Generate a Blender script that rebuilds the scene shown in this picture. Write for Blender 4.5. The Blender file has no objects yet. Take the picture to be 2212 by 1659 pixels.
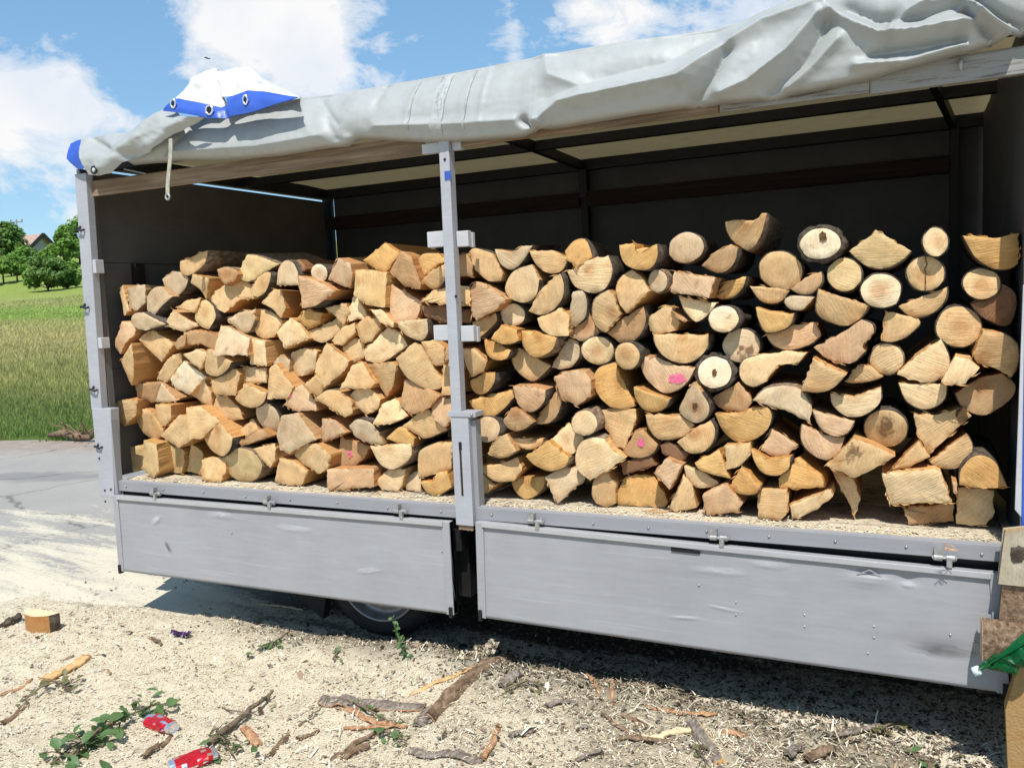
import bpy, bmesh, math, random
import numpy as np
from mathutils import Vector, Matrix, noise as mnoise

random.seed(7)
rng = np.random.default_rng(7)
scn = bpy.context.scene
col = scn.collection

# ------------------------------------------------------------------ camera
CAM = Vector((0.0, -3.0264, 1.5706))
YAW, PITCH, ROLL, FPX, PW, PH = 0.447, -0.0981, -0.0438, 1831.24, 2212.0, 1659.0
fwd = Vector((-math.sin(YAW) * math.cos(PITCH), math.cos(YAW) * math.cos(PITCH), math.sin(PITCH)))
rgt0 = Vector((math.cos(YAW), math.sin(YAW), 0.0))
up0 = rgt0.cross(fwd)
rgt = math.cos(ROLL) * rgt0 + math.sin(ROLL) * up0
upv = -math.sin(ROLL) * rgt0 + math.cos(ROLL) * up0
cd = bpy.data.cameras.new('camera')
cam = bpy.data.objects.new('camera', cd)
col.objects.link(cam)
cam.matrix_world = Matrix(((rgt.x, upv.x, -fwd.x, CAM.x), (rgt.y, upv.y, -fwd.y, CAM.y), (rgt.z, upv.z, -fwd.z, CAM.z), (0, 0, 0, 1)))
cd.sensor_width = 36.0
cd.lens = 36.0 * FPX / PW
cd.clip_start = 0.05
cd.clip_end = 2000.0
scn.camera = cam

# ------------------------------------------------------------------ light
SUN_D = Vector((-0.17, 0.60, -1.0)).normalized()        # the way the sunlight travels
SUN_STRENGTH, SKY_STRENGTH, EXPOSURE = 5.0, 0.098, 0.20
sl = bpy.data.lights.new('sun', 'SUN')
sl.energy = SUN_STRENGTH
sl.angle = math.radians(0.55)
sl.color = (1.0, 0.965, 0.905)
so = bpy.data.objects.new('sun', sl)
col.objects.link(so)
so.rotation_euler = SUN_D.to_track_quat('-Z', 'Y').to_euler()
so.location = (3, -8, 14)
scn.view_settings.view_transform = 'Standard'
scn.view_settings.look = 'None'
scn.view_settings.gamma = 1.0
scn.view_settings.exposure = EXPOSURE
scn.view_settings.use_curve_mapping = False


def ray(px, py):
    return fwd + rgt * ((px - PW / 2) / FPX) - upv * ((py - PH / 2) / FPX)


def U(px, py, x=None, y=None, z=None):
    """point of the place seen at a position of the photograph, on the plane x, y or z = given"""
    d = ray(px, py)
    if x is not None: t = (x - CAM.x) / d.x
    elif y is not None: t = (y - CAM.y) / d.y
    else: t = (z - CAM.z) / d.z
    return CAM + d * t


class NT:
    def __init__(self, tree):
        self.t = tree; self.n = tree.nodes; self.l = tree.links
    def new(self, typ, **kw):
        n = self.n.new(typ)
        for k, v in kw.items():
            if k == 'inp':
                for a, b in v.items():
                    if isinstance(b, bpy.types.NodeSocket): self.l.new(b, n.inputs[a])
                    else: n.inputs[a].default_value = b
            else: setattr(n, k, v)
        return n
    def math(self, op, a, b=None, c=None, clamp=False):
        n = self.n.new('ShaderNodeMath'); n.operation = op; n.use_clamp = clamp
        for i, v in enumerate((a, b, c)):
            if v is None: continue
            if isinstance(v, bpy.types.NodeSocket): self.l.new(v, n.inputs[i])
            else: n.inputs[i].default_value = v
        return n.outputs[0]
    def vmath(self, op, a, b=None):
        n = self.n.new('ShaderNodeVectorMath'); n.operation = op
        for i, v in enumerate((a, b)):
            if v is None: continue
            if isinstance(v, bpy.types.NodeSocket): self.l.new(v, n.inputs[i])
            else: n.inputs[i].default_value = v
        return n
    def noise(self, vec, scale, detail=4.0, rough=0.55, dist=0.0):
        n = self.new('ShaderNodeTexNoise', inp={'Scale': scale, 'Detail': detail, 'Roughness': rough, 'Distortion': dist})
        if vec is not None: self.l.new(vec, n.inputs['Vector'])
        return n.outputs[0]
    def ramp(self, fac, stops, interp='LINEAR'):
        n = self.n.new('ShaderNodeValToRGB'); cr = n.color_ramp; cr.interpolation = interp
        while len(cr.elements) < len(stops): cr.elements.new(0.5)
        for e, (p, c) in zip(cr.elements, stops):
            e.position = p
            e.color = (c, c, c, 1) if not isinstance(c, (tuple, list)) else (*c[:3], 1)
        self.l.new(fac, n.inputs[0])
        return n.outputs[0]
    def mix(self, fac, a, b, mode='MIX'):
        n = self.n.new('ShaderNodeMix'); n.data_type = 'RGBA'; n.blend_type = mode
        for idx, v in ((0, fac), (6, a), (7, b)):
            if isinstance(v, bpy.types.NodeSocket): self.l.new(v, n.inputs[idx])
            elif idx == 0: n.inputs[0].default_value = v
            else: n.inputs[idx].default_value = (*v[:3], 1)
        return n.outputs[2]
    def scaled(self, vec, s):
        return self.vmath('MULTIPLY', vec, s).outputs[0]


# ------------------------------------------------------------------ world: daylight sky with cumulus
world = bpy.data.worlds.new('World')
scn.world = world
world.use_nodes = True
w = NT(world.node_tree)
w.n.clear()
sky = w.new('ShaderNodeTexSky', sky_type='NISHITA', sun_disc=False)
sky.sun_elevation = math.asin(-SUN_D.z)
sky.sun_rotation = math.atan2(-SUN_D.x, -SUN_D.y)
sky.altitude = 300.0
sky.air_density = 1.0
sky.dust_density = 0.6
sky.ozone_density = 1.2
tc = w.new('ShaderNodeTexCoord').outputs['Generated']
# clouds that stand where the photograph shows them, inside one even field of fair-weather cumulus
blobs = [  # px, py, radius (px), weight
    (470, 15, 130, .6), (560, 60, 110, .55), (640, 20, 120, .62), (700, 110, 120, .62), (740, 175, 110, .55), (640, 180, 60, .4), (400, 45, 60, .35),
    (30, 215, 95, .55), (110, 265, 100, .58), (20, 300, 100, .5), (190, 300, 70, .4), (280, 300, 60, .35),
    (1080, 90, 60, .36), (1110, 60, 50, .3), (1090, 125, 50, .36), (1290, 20, 100, .55), (1370, 45, 90, .5), (1260, 70, 70, .4),
    (1560, 20, 90, .6), (1650, 20, 100, .6), (130, 470, 45, .42), (170, 500, 45, .42), (30, 180, 60, .4)]
acc = None
warp = w.new('ShaderNodeTexNoise', inp={'Scale': 9.0, 'Detail': 3.0})
w.l.new(tc, warp.inputs['Vector'])
woff = w.vmath('SUBTRACT', warp.outputs['Color'], (0.5, 0.5, 0.5)).outputs[0]
woff = w.vmath('MULTIPLY', woff, (0.10, 0.10, 0.10)).outputs[0]
dirw = w.vmath('ADD', tc, woff).outputs[0]
for px, py, rad, wt in blobs:
    d = ray(px, py).normalized()
    dist = w.vmath('DISTANCE', dirw, tuple(d)).outputs['Value']
    g = w.math('MULTIPLY', dist, 1.0 / (rad / FPX * 1.05))
    g = w.math('MULTIPLY', g, g)
    g = w.math('MULTIPLY', g, -1.0)
    g = w.math('MULTIPLY', w.math('EXPONENT', g), wt * 0.9)
    acc = g if acc is None else w.math('ADD', acc, g)
n1 = w.noise(w.scaled(tc, (1.0, 1.0, 1.7)), 15.0, 9.0, 0.64, 0.35)
n2 = w.noise(w.scaled(tc, (1.0, 1.0, 1.6)), 2.6, 3.0, 0.5)
field = w.math('ADD', acc, w.math('MULTIPLY', w.math('SUBTRACT', n1, 0.5), 2.1))
# the rest of the sky (behind and above the camera) carries the same kind of scattered clouds
dvc = w.vmath('DOT_PRODUCT', tc, tuple(fwd)).outputs['Value']
away = w.ramp(dvc, [(0.55, 1.0), (0.8, 0.0)])
field = w.math('ADD', field, w.math('MULTIPLY', away, w.math('SUBTRACT', w.math('MULTIPLY', n2, 1.5), 0.86)))
mask = w.ramp(field, [(0.38, 0.0), (0.62, 0.55), (0.98, 1.0)])
shade = w.ramp(w.noise(tc, 8.0, 5.0, 0.5), [(0.35, (0.82, 0.88, 0.98)), (0.62, (1.0, 1.0, 1.0))])
bg1 = w.new('ShaderNodeBackground', inp={'Color': w.mix(0.24, w.mix(1.0, sky.outputs[0], (1.0, 1.10, 1.06), 'MULTIPLY'), (3.4, 7.7, 13.2)), 'Strength': SKY_STRENGTH})
bg2 = w.new('ShaderNodeBackground', inp={'Color': shade, 'Strength': 0.84})
mixs = w.new('ShaderNodeMixShader')
w.l.new(mask, mixs.inputs[0]); w.l.new(bg1.outputs[0], mixs.inputs[1]); w.l.new(bg2.outputs[0], mixs.inputs[2])
wo = w.new('ShaderNodeOutputWorld')
w.l.new(mixs.outputs[0], wo.inputs[0])

# ------------------------------------------------------------------ materials
def mat(name):
    m = bpy.data.materials.new(name); m.use_nodes = True
    t = NT(m.node_tree); t.n.clear()
    out = t.new('ShaderNodeOutputMaterial')
    b = t.new('ShaderNodeBsdfPrincipled')
    t.l.new(b.outputs[0], out.inputs[0])
    return m, t, b, out


def setp(t, b, color=None, rough=None, spec=None, metal=None, bump=None, bstr=0.3, bdist=0.002):
    for key, v in (('Base Color', color), ('Roughness', rough), ('Specular IOR Level', spec), ('Metallic', metal)):
        if v is None: continue
        if isinstance(v, bpy.types.NodeSocket): t.l.new(v, b.inputs[key])
        elif key == 'Base Color': b.inputs[key].default_value = (*v[:3], 1)
        else: b.inputs[key].default_value = v
    if bump is not None:
        bn = t.new('ShaderNodeBump', inp={'Strength': bstr, 'Distance': bdist, 'Height': bump})
        t.l.new(bn.outputs[0], b.inputs['Normal'])


def objcoord(t, rand=True):
    tc = t.new('ShaderNodeTexCoord').outputs['Object']
    if not rand: return tc
    r = t.new('ShaderNodeObjectInfo').outputs['Random']
    return t.vmath('ADD', tc, t.vmath('MULTIPLY', t.new('ShaderNodeCombineXYZ', inp={0: r, 1: r, 2: r}).outputs[0], (37.0, 91.0, 53.0)).outputs[0]).outputs[0]


def m_end_grain():
    m, t, b, o = mat('sawn_end_grain')
    info = t.new('ShaderNodeObjectInfo')
    base = info.outputs['Color']; rnd = info.outputs['Random']
    tc = t.new('ShaderNodeTexCoord').outputs['Object']
    rv = objcoord(t)
    sep = t.new('ShaderNodeSeparateXYZ'); t.l.new(tc, sep.inputs[0])
    x, z = sep.outputs[0], sep.outputs[2]
    r = t.math('SQRT', t.math('ADD', t.math('MULTIPLY', x, x), t.math('MULTIPLY', z, z)))
    wob = t.noise(rv, 14.0, 2.0)
    rr = t.math('ADD', r, t.math('MULTIPLY', wob, 0.02))
    rings = t.math('SINE', t.math('MULTIPLY', rr, 1500.0))
    rings2 = t.math('SINE', t.math('MULTIPLY', rr, 420.0))
    # chain-saw marks: fine parallel strokes whose direction differs from log to log
    ang = t.math('MULTIPLY', rnd, 6.283)
    vr = t.new('ShaderNodeVectorRotate', rotation_type='Y_AXIS'); t.l.new(rv, vr.inputs['Vector']); t.l.new(ang, vr.inputs['Angle'])
    saw = t.noise(t.scaled(vr.outputs[0], (260.0, 40.0, 14.0)), 1.0, 3.0, 0.6)
    big = t.noise(rv, 17.0, 4.0, 0.6)
    heart = t.ramp(t.math('ADD', r, t.math('MULTIPLY', wob, 0.05)), [(0.035, 1.0), (0.062, 0.0)])
    hk = t.math('MULTIPLY', heart, t.ramp(t.math('FRACT', t.math('MULTIPLY', rnd, 7.31)), [(0.45, 0.0), (0.8, 0.55)]))
    theta = t.math('ARCTAN2', x, z)
    ck = t.noise(t.new('ShaderNodeCombineXYZ', inp={0: t.math('MULTIPLY', theta, 2.6), 1: t.math('MULTIPLY', rnd, 50.0), 2: t.math('MULTIPLY', r, 6.0)}).outputs[0], 2.0, 4.0, 0.7)
    crack = t.ramp(ck, [(0.70, 0.0), (0.73, 1.0)])
    v = t.math('ADD', 1.0, t.math('MULTIPLY', t.math('SUBTRACT', big, 0.5), 0.85))
    v = t.math('ADD', v, t.math('MULTIPLY', rings, 0.035))
    v = t.math('ADD', v, t.math('MULTIPLY', rings2, 0.03))
    v = t.math('ADD', v, t.math('MULTIPLY', t.math('SUBTRACT', saw, 0.5), 0.52))
    c = t.mix(1.0, base, t.new('ShaderNodeCombineXYZ', inp={0: v, 1: v, 2: v}).outputs[0], 'MULTIPLY')
    c = t.mix(t.ramp(t.noise(rv, 8.0, 3.0), [(0.42, 0.0), (0.75, 0.55)]), c, t.mix(1.0, c, (0.86, 0.66, 0.48), 'MULTIPLY'))
    c = t.mix(hk, c, t.mix(1.0, c, (0.66, 0.44, 0.28), 'MULTIPLY'))
    c = t.mix(t.math('MULTIPLY', crack, t.ramp(t.math('FRACT', t.math('MULTIPLY', rnd, 3.7)), [(0.55, 0.0), (0.75, 0.45)])), c, (0.10, 0.055, 0.025))
    stain = t.ramp(t.noise(rv, 30.0, 5.0, 0.7), [(0.60, 0.0), (0.74, 0.75)])
    c = t.mix(stain, c, t.mix(1.0, c, (0.55, 0.42, 0.32), 'MULTIPLY'))
    setp(t, b, c, 0.82, 0.2, bump=t.math('ADD', t.math('SUBTRACT', saw, t.math('MULTIPLY', crack, 0.15)), t.math('MULTIPLY', big, 0.8)), bstr=0.75, bdist=0.0045)
    return m


def m_split():
    m, t, b, o = mat('split_wood')
    base = t.new('ShaderNodeObjectInfo').outputs['Color']
    rv = objcoord(t)
    fib = t.noise(t.scaled(rv, (120.0, 5.0, 120.0)), 1.0, 4.0, 0.6)
    big = t.noise(t.scaled(rv, (14.0, 4.0, 14.0)), 1.0, 3.0)
    v = t.math('ADD', t.math('ADD', 0.62, t.math('MULTIPLY', fib, 0.45)), t.math('MULTIPLY', big, 0.3))
    c = t.mix(1.0, base, t.new('ShaderNodeCombineXYZ', inp={0: v, 1: v, 2: v}).outputs[0], 'MULTIPLY')
    c = t.mix(1.0, c, (0.88, 0.70, 0.50), 'MULTIPLY')
    c = t.mix(t.ramp(big, [(0.5, 0.0), (0.72, 0.6)]), c, t.mix(1.0, c, (0.80, 0.55, 0.36), 'MULTIPLY'))
    setp(t, b, c, 0.75, 0.25, bump=fib, bstr=0.7, bdist=0.004)
    return m


def m_bark(name, c0, c1, c2, s=1.0):
    m, t, b, o = mat(name)
    rv = objcoord(t)
    n = t.noise(t.scaled(rv, (38.0 * s, 14.0 * s, 38.0 * s)), 1.0, 6.0, 0.65)
    n2 = t.noise(rv, 11.0 * s, 4.0)
    c = t.ramp(n, [(0.3, c0), (0.5, c1), (0.68, c2)])
    c = t.mix(t.ramp(n2, [(0.5, 0.0), (0.72, 0.7)]), c, t.mix(0.4, c, tuple(x * 1.15 for x in c2)))
    setp(t, b, c, 0.9, 0.15, bump=n, bstr=0.9, bdist=0.006)
    return m


def m_paint(name, color, rough=0.5, dirt=0.25, scratch=0.5, scale=1.0, metal=0.0):
    """painted or galvanised surface, rubbed, dusty and scratched"""
    m, t, b, o = mat(name)
    tc = objcoord(t, False)
    n1 = t.noise(tc, 3.0 * scale, 6.0, 0.6)
    n2 = t.noise(t.scaled(tc, (4.0, 4.0, 40.0)), 1.5 * scale, 5.0, 0.65)
    n3 = t.noise(t.scaled(tc, (0.7, 1.0, 60.0)), 2.2 * scale, 3.0, 0.5, 0.6)
    n4 = t.noise(tc, 75.0 * scale, 3.0, 0.6)
    c = t.mix(t.ramp(n1, [(0.35, 0.0), (0.7, dirt)]), color, tuple(x * 0.62 for x in color))
    c = t.mix(t.ramp(n2, [(0.45, 0.0), (0.75, dirt * 0.9)]), c, tuple(min(1, x * 1.22) for x in color))
    c = t.mix(t.ramp(n3, [(0.66, 0.0), (0.70, scratch), (0.74, 0.0)]), c, tuple(min(1, x * 1.5) for x in color))
    c = t.mix(t.ramp(n4, [(0.68, 0.0), (0.76, 0.55 * scratch)]), c, tuple(x * 0.45 for x in color))
    setp(t, b, c, t.ramp(n1, [(0.3, rough), (0.7, min(1, rough + 0.2))]), 0.4, metal, bump=t.math('ADD', n1, t.math('MULTIPLY', n2, 0.25)), bstr=0.12, bdist=0.01)
    return m


def m_simple(name, color, rough=0.6, metal=0.0, spec=0.4, var=0.25, scale=20.0, bstr=0.3):
    m, t, b, o = mat(name)
    tc = objcoord(t)
    n = t.noise(tc, scale, 5.0, 0.6)
    c = t.mix(t.ramp(n, [(0.3, 0.0), (0.7, 1.0)]), tuple(x * (1 - var) for x in color), tuple(min(1, x * (1 + var)) for x in color))
    setp(t, b, c, rough, spec, metal, bump=n, bstr=bstr, bdist=0.003)
    return m


def m_board(name, color, dark, paint=None):
    """sawn timber running along X, weathered; paint = flaking coat over it"""
    m, t, b, o = mat(name)
    tc = objcoord(t)
    g = t.noise(t.scaled(tc, (2.2, 60.0, 60.0)), 1.0, 6.0, 0.65, 0.4)
    k = t.noise(t.scaled(tc, (2.0, 9.0, 9.0)), 1.0, 3.0)
    c = t.mix(t.ramp(g, [(0.32, 0.0), (0.66, 1.0)]), dark, color)
    c = t.mix(t.ramp(k, [(0.5, 0.0), (0.75, 0.55)]), c, dark)
    if paint is not None:
        p = t.noise(t.scaled(tc, (5.0, 70.0, 70.0)), 1.0, 6.0, 0.7)
        c = t.mix(t.ramp(p, [(0.40, 0.0), (0.47, 1.0)]), c, paint)
    setp(t, b, c, 0.8, 0.2, bump=g, bstr=0.5, bdist=0.003)
    return m


M = {}
M['end'] = m_end_grain()
M['split'] = m_split()
M['bark'] = m_bark('beech_bark', (0.026, 0.020, 0.015), (0.066, 0.050, 0.037), (0.13, 0.105, 0.08))
M['bark_brown'] = m_bark('brown_bark', (0.060, 0.038, 0.024), (0.175, 0.115, 0.072), (0.32, 0.23, 0.155), 1.8)
M['bark_grey'] = m_bark('loose_grey_bark', (0.06, 0.048, 0.038), (0.18, 0.145, 0.115), (0.36, 0.31, 0.26), 2.2)
M['bark_red'] = m_bark('inner_bark', (0.16, 0.07, 0.03), (0.36, 0.19, 0.10), (0.52, 0.33, 0.19), 1.6)
M['gate'] = m_paint('grey_gate_paint', (0.305, 0.305, 0.318), 0.5, 0.34, 0.6)
M['rail'] = m_paint('grey_rail_paint', (0.25, 0.25, 0.265), 0.45, 0.3, 0.5)
M['post'] = m_paint('pale_grey_post_paint', (0.345, 0.35, 0.378), 0.5, 0.35, 0.7, 2.0)
M['lip'] = m_paint('bare_aluminium', (0.44, 0.44, 0.45), 0.38, 0.3, 0.5, 3.0, 0.35)
M['zinc'] = m_simple('zinc_plated_steel', (0.34, 0.335, 0.325), 0.5, 0.6, 0.5, 0.25, 60.0)
M['steel'] = m_simple('black_steel', (0.012, 0.012, 0.013), 0.55, 0.2, 0.4, 0.35, 15.0)
M['white_wood'] = m_paint('white_painted_wood', (0.44, 0.44, 0.455), 0.6, 0.35, 0.5, 3.0)
M['rubber'] = m_simple('tyre_rubber', (0.016, 0.016, 0.017), 0.75, 0.0, 0.3, 0.3, 30.0)
M['rim'] = m_simple('grey_wheel_rim', (0.22, 0.22, 0.235), 0.4, 0.5, 0.5, 0.25, 25.0)
M['beam'] = m_board('brown_beam_wood', (0.29, 0.205, 0.135), (0.11, 0.072, 0.045))
M['beam_white'] = m_board('flaking_white_beam', (0.22, 0.20, 0.17), (0.09, 0.08, 0.07), (0.25, 0.247, 0.238))
M['slat'] = m_board('dark_slat_wood', (0.032, 0.023, 0.018), (0.012, 0.010, 0.009))
M['ply'] = m_paint('brown_grey_plywood', (0.110, 0.104, 0.096), 0.75, 0.45, 0.2, 1.5)
M['curtain'] = m_simple('dark_grey_curtain', (0.056, 0.058, 0.060), 0.6, 0.0, 0.35, 0.2, 5.0)
M['blue'] = m_simple('blue_pvc', (0.030, 0.085, 0.40), 0.42, 0.0, 0.5, 0.15, 14.0)
M['strap'] = m_simple('beige_webbing', (0.42, 0.40, 0.33), 0.8, 0.0, 0.2, 0.25, 50.0)
M['red'] = m_simple('red_can_print', (0.50, 0.012, 0.022), 0.3, 0.35, 0.5, 0.2, 14.0)
M['alu'] = m_simple('bare_can_metal', (0.78, 0.78, 0.80), 0.28, 0.9, 0.5, 0.1, 30.0)
M['purple'] = m_simple('purple_foil', (0.055, 0.022, 0.075), 0.3, 0.4, 0.5, 0.4, 30.0)
M['chip_pale'] = m_simple('fresh_wood_chip', (0.66, 0.51, 0.31), 0.85, 0.0, 0.2, 0.25, 60.0)
M['chip_tan'] = m_simple('tan_wood_splinter', (0.55, 0.33, 0.15), 0.8, 0.0, 0.2, 0.3, 40.0)
M['pink'] = m_simple('pink_marking_paint', (0.80, 0.10, 0.26), 0.7, 0.0, 0.3, 0.2, 60.0)
M['pith'] = m_simple('dark_heart_rot', (0.10, 0.06, 0.03), 0.9, 0.0, 0.1, 0.5, 80.0)
M['tape'] = m_simple('blue_tape', (0.03, 0.08, 0.35), 0.5)
M['twig'] = m_bark('twig_bark', (0.06, 0.045, 0.03), (0.16, 0.12, 0.08), (0.28, 0.22, 0.15), 3.0)


def m_leaf(name, c0, c1, trans=0.35, rough=0.5):
    m, t, b, o = mat(name)
    rv = objcoord(t)
    geo = t.new('ShaderNodeNewGeometry')
    n = t.noise(geo.outputs['Position'], 1.3, 3.0)
    ri = geo.outputs['Random Per Island']
    f = t.math('ADD', t.math('MULTIPLY', ri, 0.65), t.math('MULTIPLY', n, 0.5), clamp=True)
    c = t.mix(f, c0, c1)
    setp(t, b, c, rough, 0.35)
    tr = t.new('ShaderNodeBsdfTranslucent'); t.l.new(t.mix(1.0, c, (1.25, 1.3, 0.7), 'MULTIPLY'), tr.inputs[0])
    mx = t.new('ShaderNodeMixShader', inp={0: trans})
    t.l.new(b.outputs[0], mx.inputs[1]); t.l.new(tr.outputs[0], mx.inputs[2]); t.l.new(mx.outputs[0], o.inputs[0])
    return m


M['leaf'] = m_leaf('bush_leaf', (0.085, 0.18, 0.028), (0.22, 0.37, 0.07))
M['leaf_dark'] = m_leaf('tree_leaf', (0.065, 0.135, 0.028), (0.17, 0.28, 0.065))
M['leaf_cut'] = m_leaf('cut_leaf', (0.030, 0.080, 0.024), (0.14, 0.23, 0.085), 0.25)
M['leaf_dry'] = m_leaf('wilted_leaf', (0.07, 0.075, 0.03), (0.19, 0.18, 0.08), 0.2)


def m_tarp(name, color, trans, wear=False):
    m, t, b, o = mat(name)
    tc = objcoord(t, False)
    n = t.noise(tc, 2.4, 5.0, 0.6)
    n2 = t.noise(t.scaled(tc, (9.0, 9.0, 2.0)), 1.6, 5.0, 0.65)
    c = t.mix(t.ramp(n, [(0.35, 0.0), (0.75, 0.3)]), color, tuple(x * y for x, y in zip(color, (0.74, 0.73, 0.70))))
    c = t.mix(t.ramp(n2, [(0.48, 0.0), (0.74, 0.55)]), c, tuple(x * y for x, y in zip(color, (0.74, 0.71, 0.64))))
    weave = t.noise(tc, 160.0, 2.0, 0.5)
    setp(t, b, c, 0.50, 0.35, bump=t.math('ADD', n2, t.math('MULTIPLY', weave, 0.12)), bstr=0.10, bdist=0.01)
    if trans > 0:
        tr = t.new('ShaderNodeBsdfTranslucent'); t.l.new(t.mix(1.0, c, (1.0, 0.93, 0.74), 'MULTIPLY'), tr.inputs[0])
        mx = t.new('ShaderNodeMixShader', inp={0: trans})
        t.l.new(b.outputs[0], mx.inputs[1]); t.l.new(tr.outputs[0], mx.inputs[2]); t.l.new(mx.outputs[0], o.inputs[0])
    return m


M['tarp'] = m_tarp('grey_side_tarp', (0.335, 0.349, 0.345), 0.0)
M['tarp_white'] = m_tarp('white_tarp_back', (0.66, 0.66, 0.65), 0.12)
M['roof'] = m_tarp('translucent_roof_tarp', (0.47, 0.40, 0.265), 0.14)
M['scuff'] = m_simple('black_scuff', (0.10, 0.10, 0.10), 0.7, 0, 0.2, 0.6, 60.0)


def m_bottle():
    m, t, b, o = mat('green_bottle_plastic')
    setp(t, b, (0.005, 0.13, 0.035), 0.22, 0.5)
    b.inputs['Transmission Weight'].default_value = 0.55
    b.inputs['IOR'].default_value = 1.3
    return m


M['bottle'] = m_bottle()

# ------------------------------------------------------------------ mesh helpers
def link(o, parent=None):
    col.objects.link(o)
    if parent is not None: o.parent = parent
    return o


def tag(o, label=None, cat=None, group=None, kind=None):
    for k, v in (('label', label), ('category', cat), ('group', group), ('kind', kind)):
        if v: o[k] = v
    return o


def thing(name, loc, label, cat, group=None, rz=0.0):
    o = bpy.data.objects.new(name, None)
    o.empty_display_size = 0.1
    o.location = loc; o.rotation_euler = (0, 0, rz)
    link(o)
    return tag(o, label, cat, group)


def mesh(name, verts, faces, mats, parent=None, mi=None, smooth=False, origin=None):
    """links verts/faces as ONE object; with a parent the vertices are given in world space and moved into the parent's"""
    me = bpy.data.meshes.new(name)
    off = Vector((0, 0, 0))
    inv = None
    if parent is not None:
        pm = Matrix.LocRotScale(parent.location, parent.rotation_euler, parent.scale)
        q = parent
        while q.parent is not None:
            q = q.parent
            pm = Matrix.LocRotScale(q.location, q.rotation_euler, q.scale) @ pm
        inv = pm.inverted()
        verts = [inv @ Vector(v) for v in verts]
    if origin is not None:
        off = Vector(origin) if inv is None else inv @ Vector(origin)
        verts = [Vector(v) - off for v in verts]
    me.from_pydata([tuple(v) for v in verts], [], faces)
    for mm in (mats if isinstance(mats, (list, tuple)) else [mats]): me.materials.append(mm)
    if mi is not None: me.polygons.foreach_set('material_index', mi)
    if smooth is True: me.polygons.foreach_set('use_smooth', [True] * len(me.polygons))
    elif smooth: me.polygons.foreach_set('use_smooth', smooth)
    me.update()
    o = bpy.data.objects.new(name, me)
    o.location = off
    return link(o, parent)


class MB:
    """collects boxes, tubes and quads in world space for one mesh"""
    def __init__(self): self.v = []; self.f = []
    def add(self, v, f):
        n = len(self.v); self.v += [Vector(p) for p in v]; self.f += [tuple(i + n for i in q) for q in f]; return self
    def hexa(self, p):  # 4 front corners then 4 back corners, same order
        return self.add(p, [(0, 1, 2, 3), (7, 6, 5, 4), (0, 4, 5, 1), (1, 5, 6, 2), (2, 6, 7, 3), (3, 7, 4, 0)])
    def box(self, x0, x1, y0, y1, z0, z1):
        return self.hexa([(x0, y0, z0), (x1, y0, z0), (x1, y0, z1), (x0, y0, z1), (x0, y1, z0), (x1, y1, z0), (x1, y1, z1), (x0, y1, z1)])
    def slab(self, quad, th):  # quad facing -Y (BL, BR, TR, TL), pushed th towards +Y
        q = [Vector(p) for p in quad]
        return self.hexa(q + [p + Vector((0, th, 0)) for p in q])
    def beam(self, a, b, w, h):
        a, b = Vector(a), Vector(b); d = (b - a).normalized()
        s = d.cross(Vector((0, 0, 1)))
        if s.length < 1e-3: s = Vector((1, 0, 0))
        s.normalize(); u = s.cross(d)
        c = [(-w / 2, -h / 2), (w / 2, -h / 2), (w / 2, h / 2), (-w / 2, h / 2)]
        return self.hexa([a + s * i + u * j for i, j in c] + [b + s * i + u * j for i, j in c])
    def tube(self, pts, rad, n=8, cap=True):
        pts = [Vector(p) for p in pts]
        rads = rad if isinstance(rad, (list, tuple)) else [rad] * len(pts)
        base = len(self.v); prev = None
        for i, p in enumerate(pts):
            d = (pts[min(i + 1, len(pts) - 1)] - pts[max(i - 1, 0)]).normalized()
            a = prev if prev is not None else (Vector((0, 0, 1)) if abs(d.z) < .9 else Vector((1, 0, 0)))
            s = (a - d * a.dot(d)).normalized(); prev = s; t2 = d.cross(s)
            for k in range(n):
                th = 2 * math.pi * k / n
                self.v.append(p + (s * math.cos(th) + t2 * math.sin(th)) * rads[i])
        for i in range(len(pts) - 1):
            for k in range(n):
                a, b2 = base + i * n + k, base + i * n + (k + 1) % n
                self.f.append((a, b2, b2 + n, a + n))
        if cap:
            self.f.append(tuple(base + k for k in range(n))[::-1])
            self.f.append(tuple(base + (len(pts) - 1) * n + k for k in range(n)))
        return self
    def torus(self, c, R, r, axis='y', n=20, m=8, sx=1.0):
        base = len(self.v); c = Vector(c)
        for i in range(n):
            a = 2 * math.pi * i / n
            for j in range(m):
                t2 = 2 * math.pi * j / m
                rr = R + r * math.cos(t2)
                q = (rr * math.cos(a) * sx, r * math.sin(t2), rr * math.sin(a))
                self.v.append(c + Vector(q if axis == 'y' else (q[0], q[2], q[1])))
        for i in range(n):
            for j in range(m):
                self.f.append((base + i * m + j, base + ((i + 1) % n) * m + j, base + ((i + 1) % n) * m + (j + 1) % m, base + i * m + (j + 1) % m))
        return self
    def build(self, name, m, parent=None, smooth=False, bevel=0.0, origin=None):
        if origin is None:
            lo = [min(v[i] for v in self.v) for i in range(3)]; hi = [max(v[i] for v in self.v) for i in range(3)]
            origin = [(a + b) / 2 for a, b in zip(lo, hi)]
        o = mesh(name, self.v, self.f, m, parent, smooth=smooth, origin=origin)
        if bevel > 0:
            md = o.modifiers.new('edge', 'BEVEL'); md.width = bevel; md.segments = 2; md.limit_method = 'ANGLE'
        return o


def fbm(x, y, z=0.0, o=4):
    return mnoise.fractal(Vector((x, y, z)), 1.0, 2.0, o)

# ================================================================== the ground, the meadow and what stands on it
EN = Vector((-0.318, 0.948)).normalized(); ES = Vector((EN.y, -EN.x))
EDGE_N = 7.34


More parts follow.
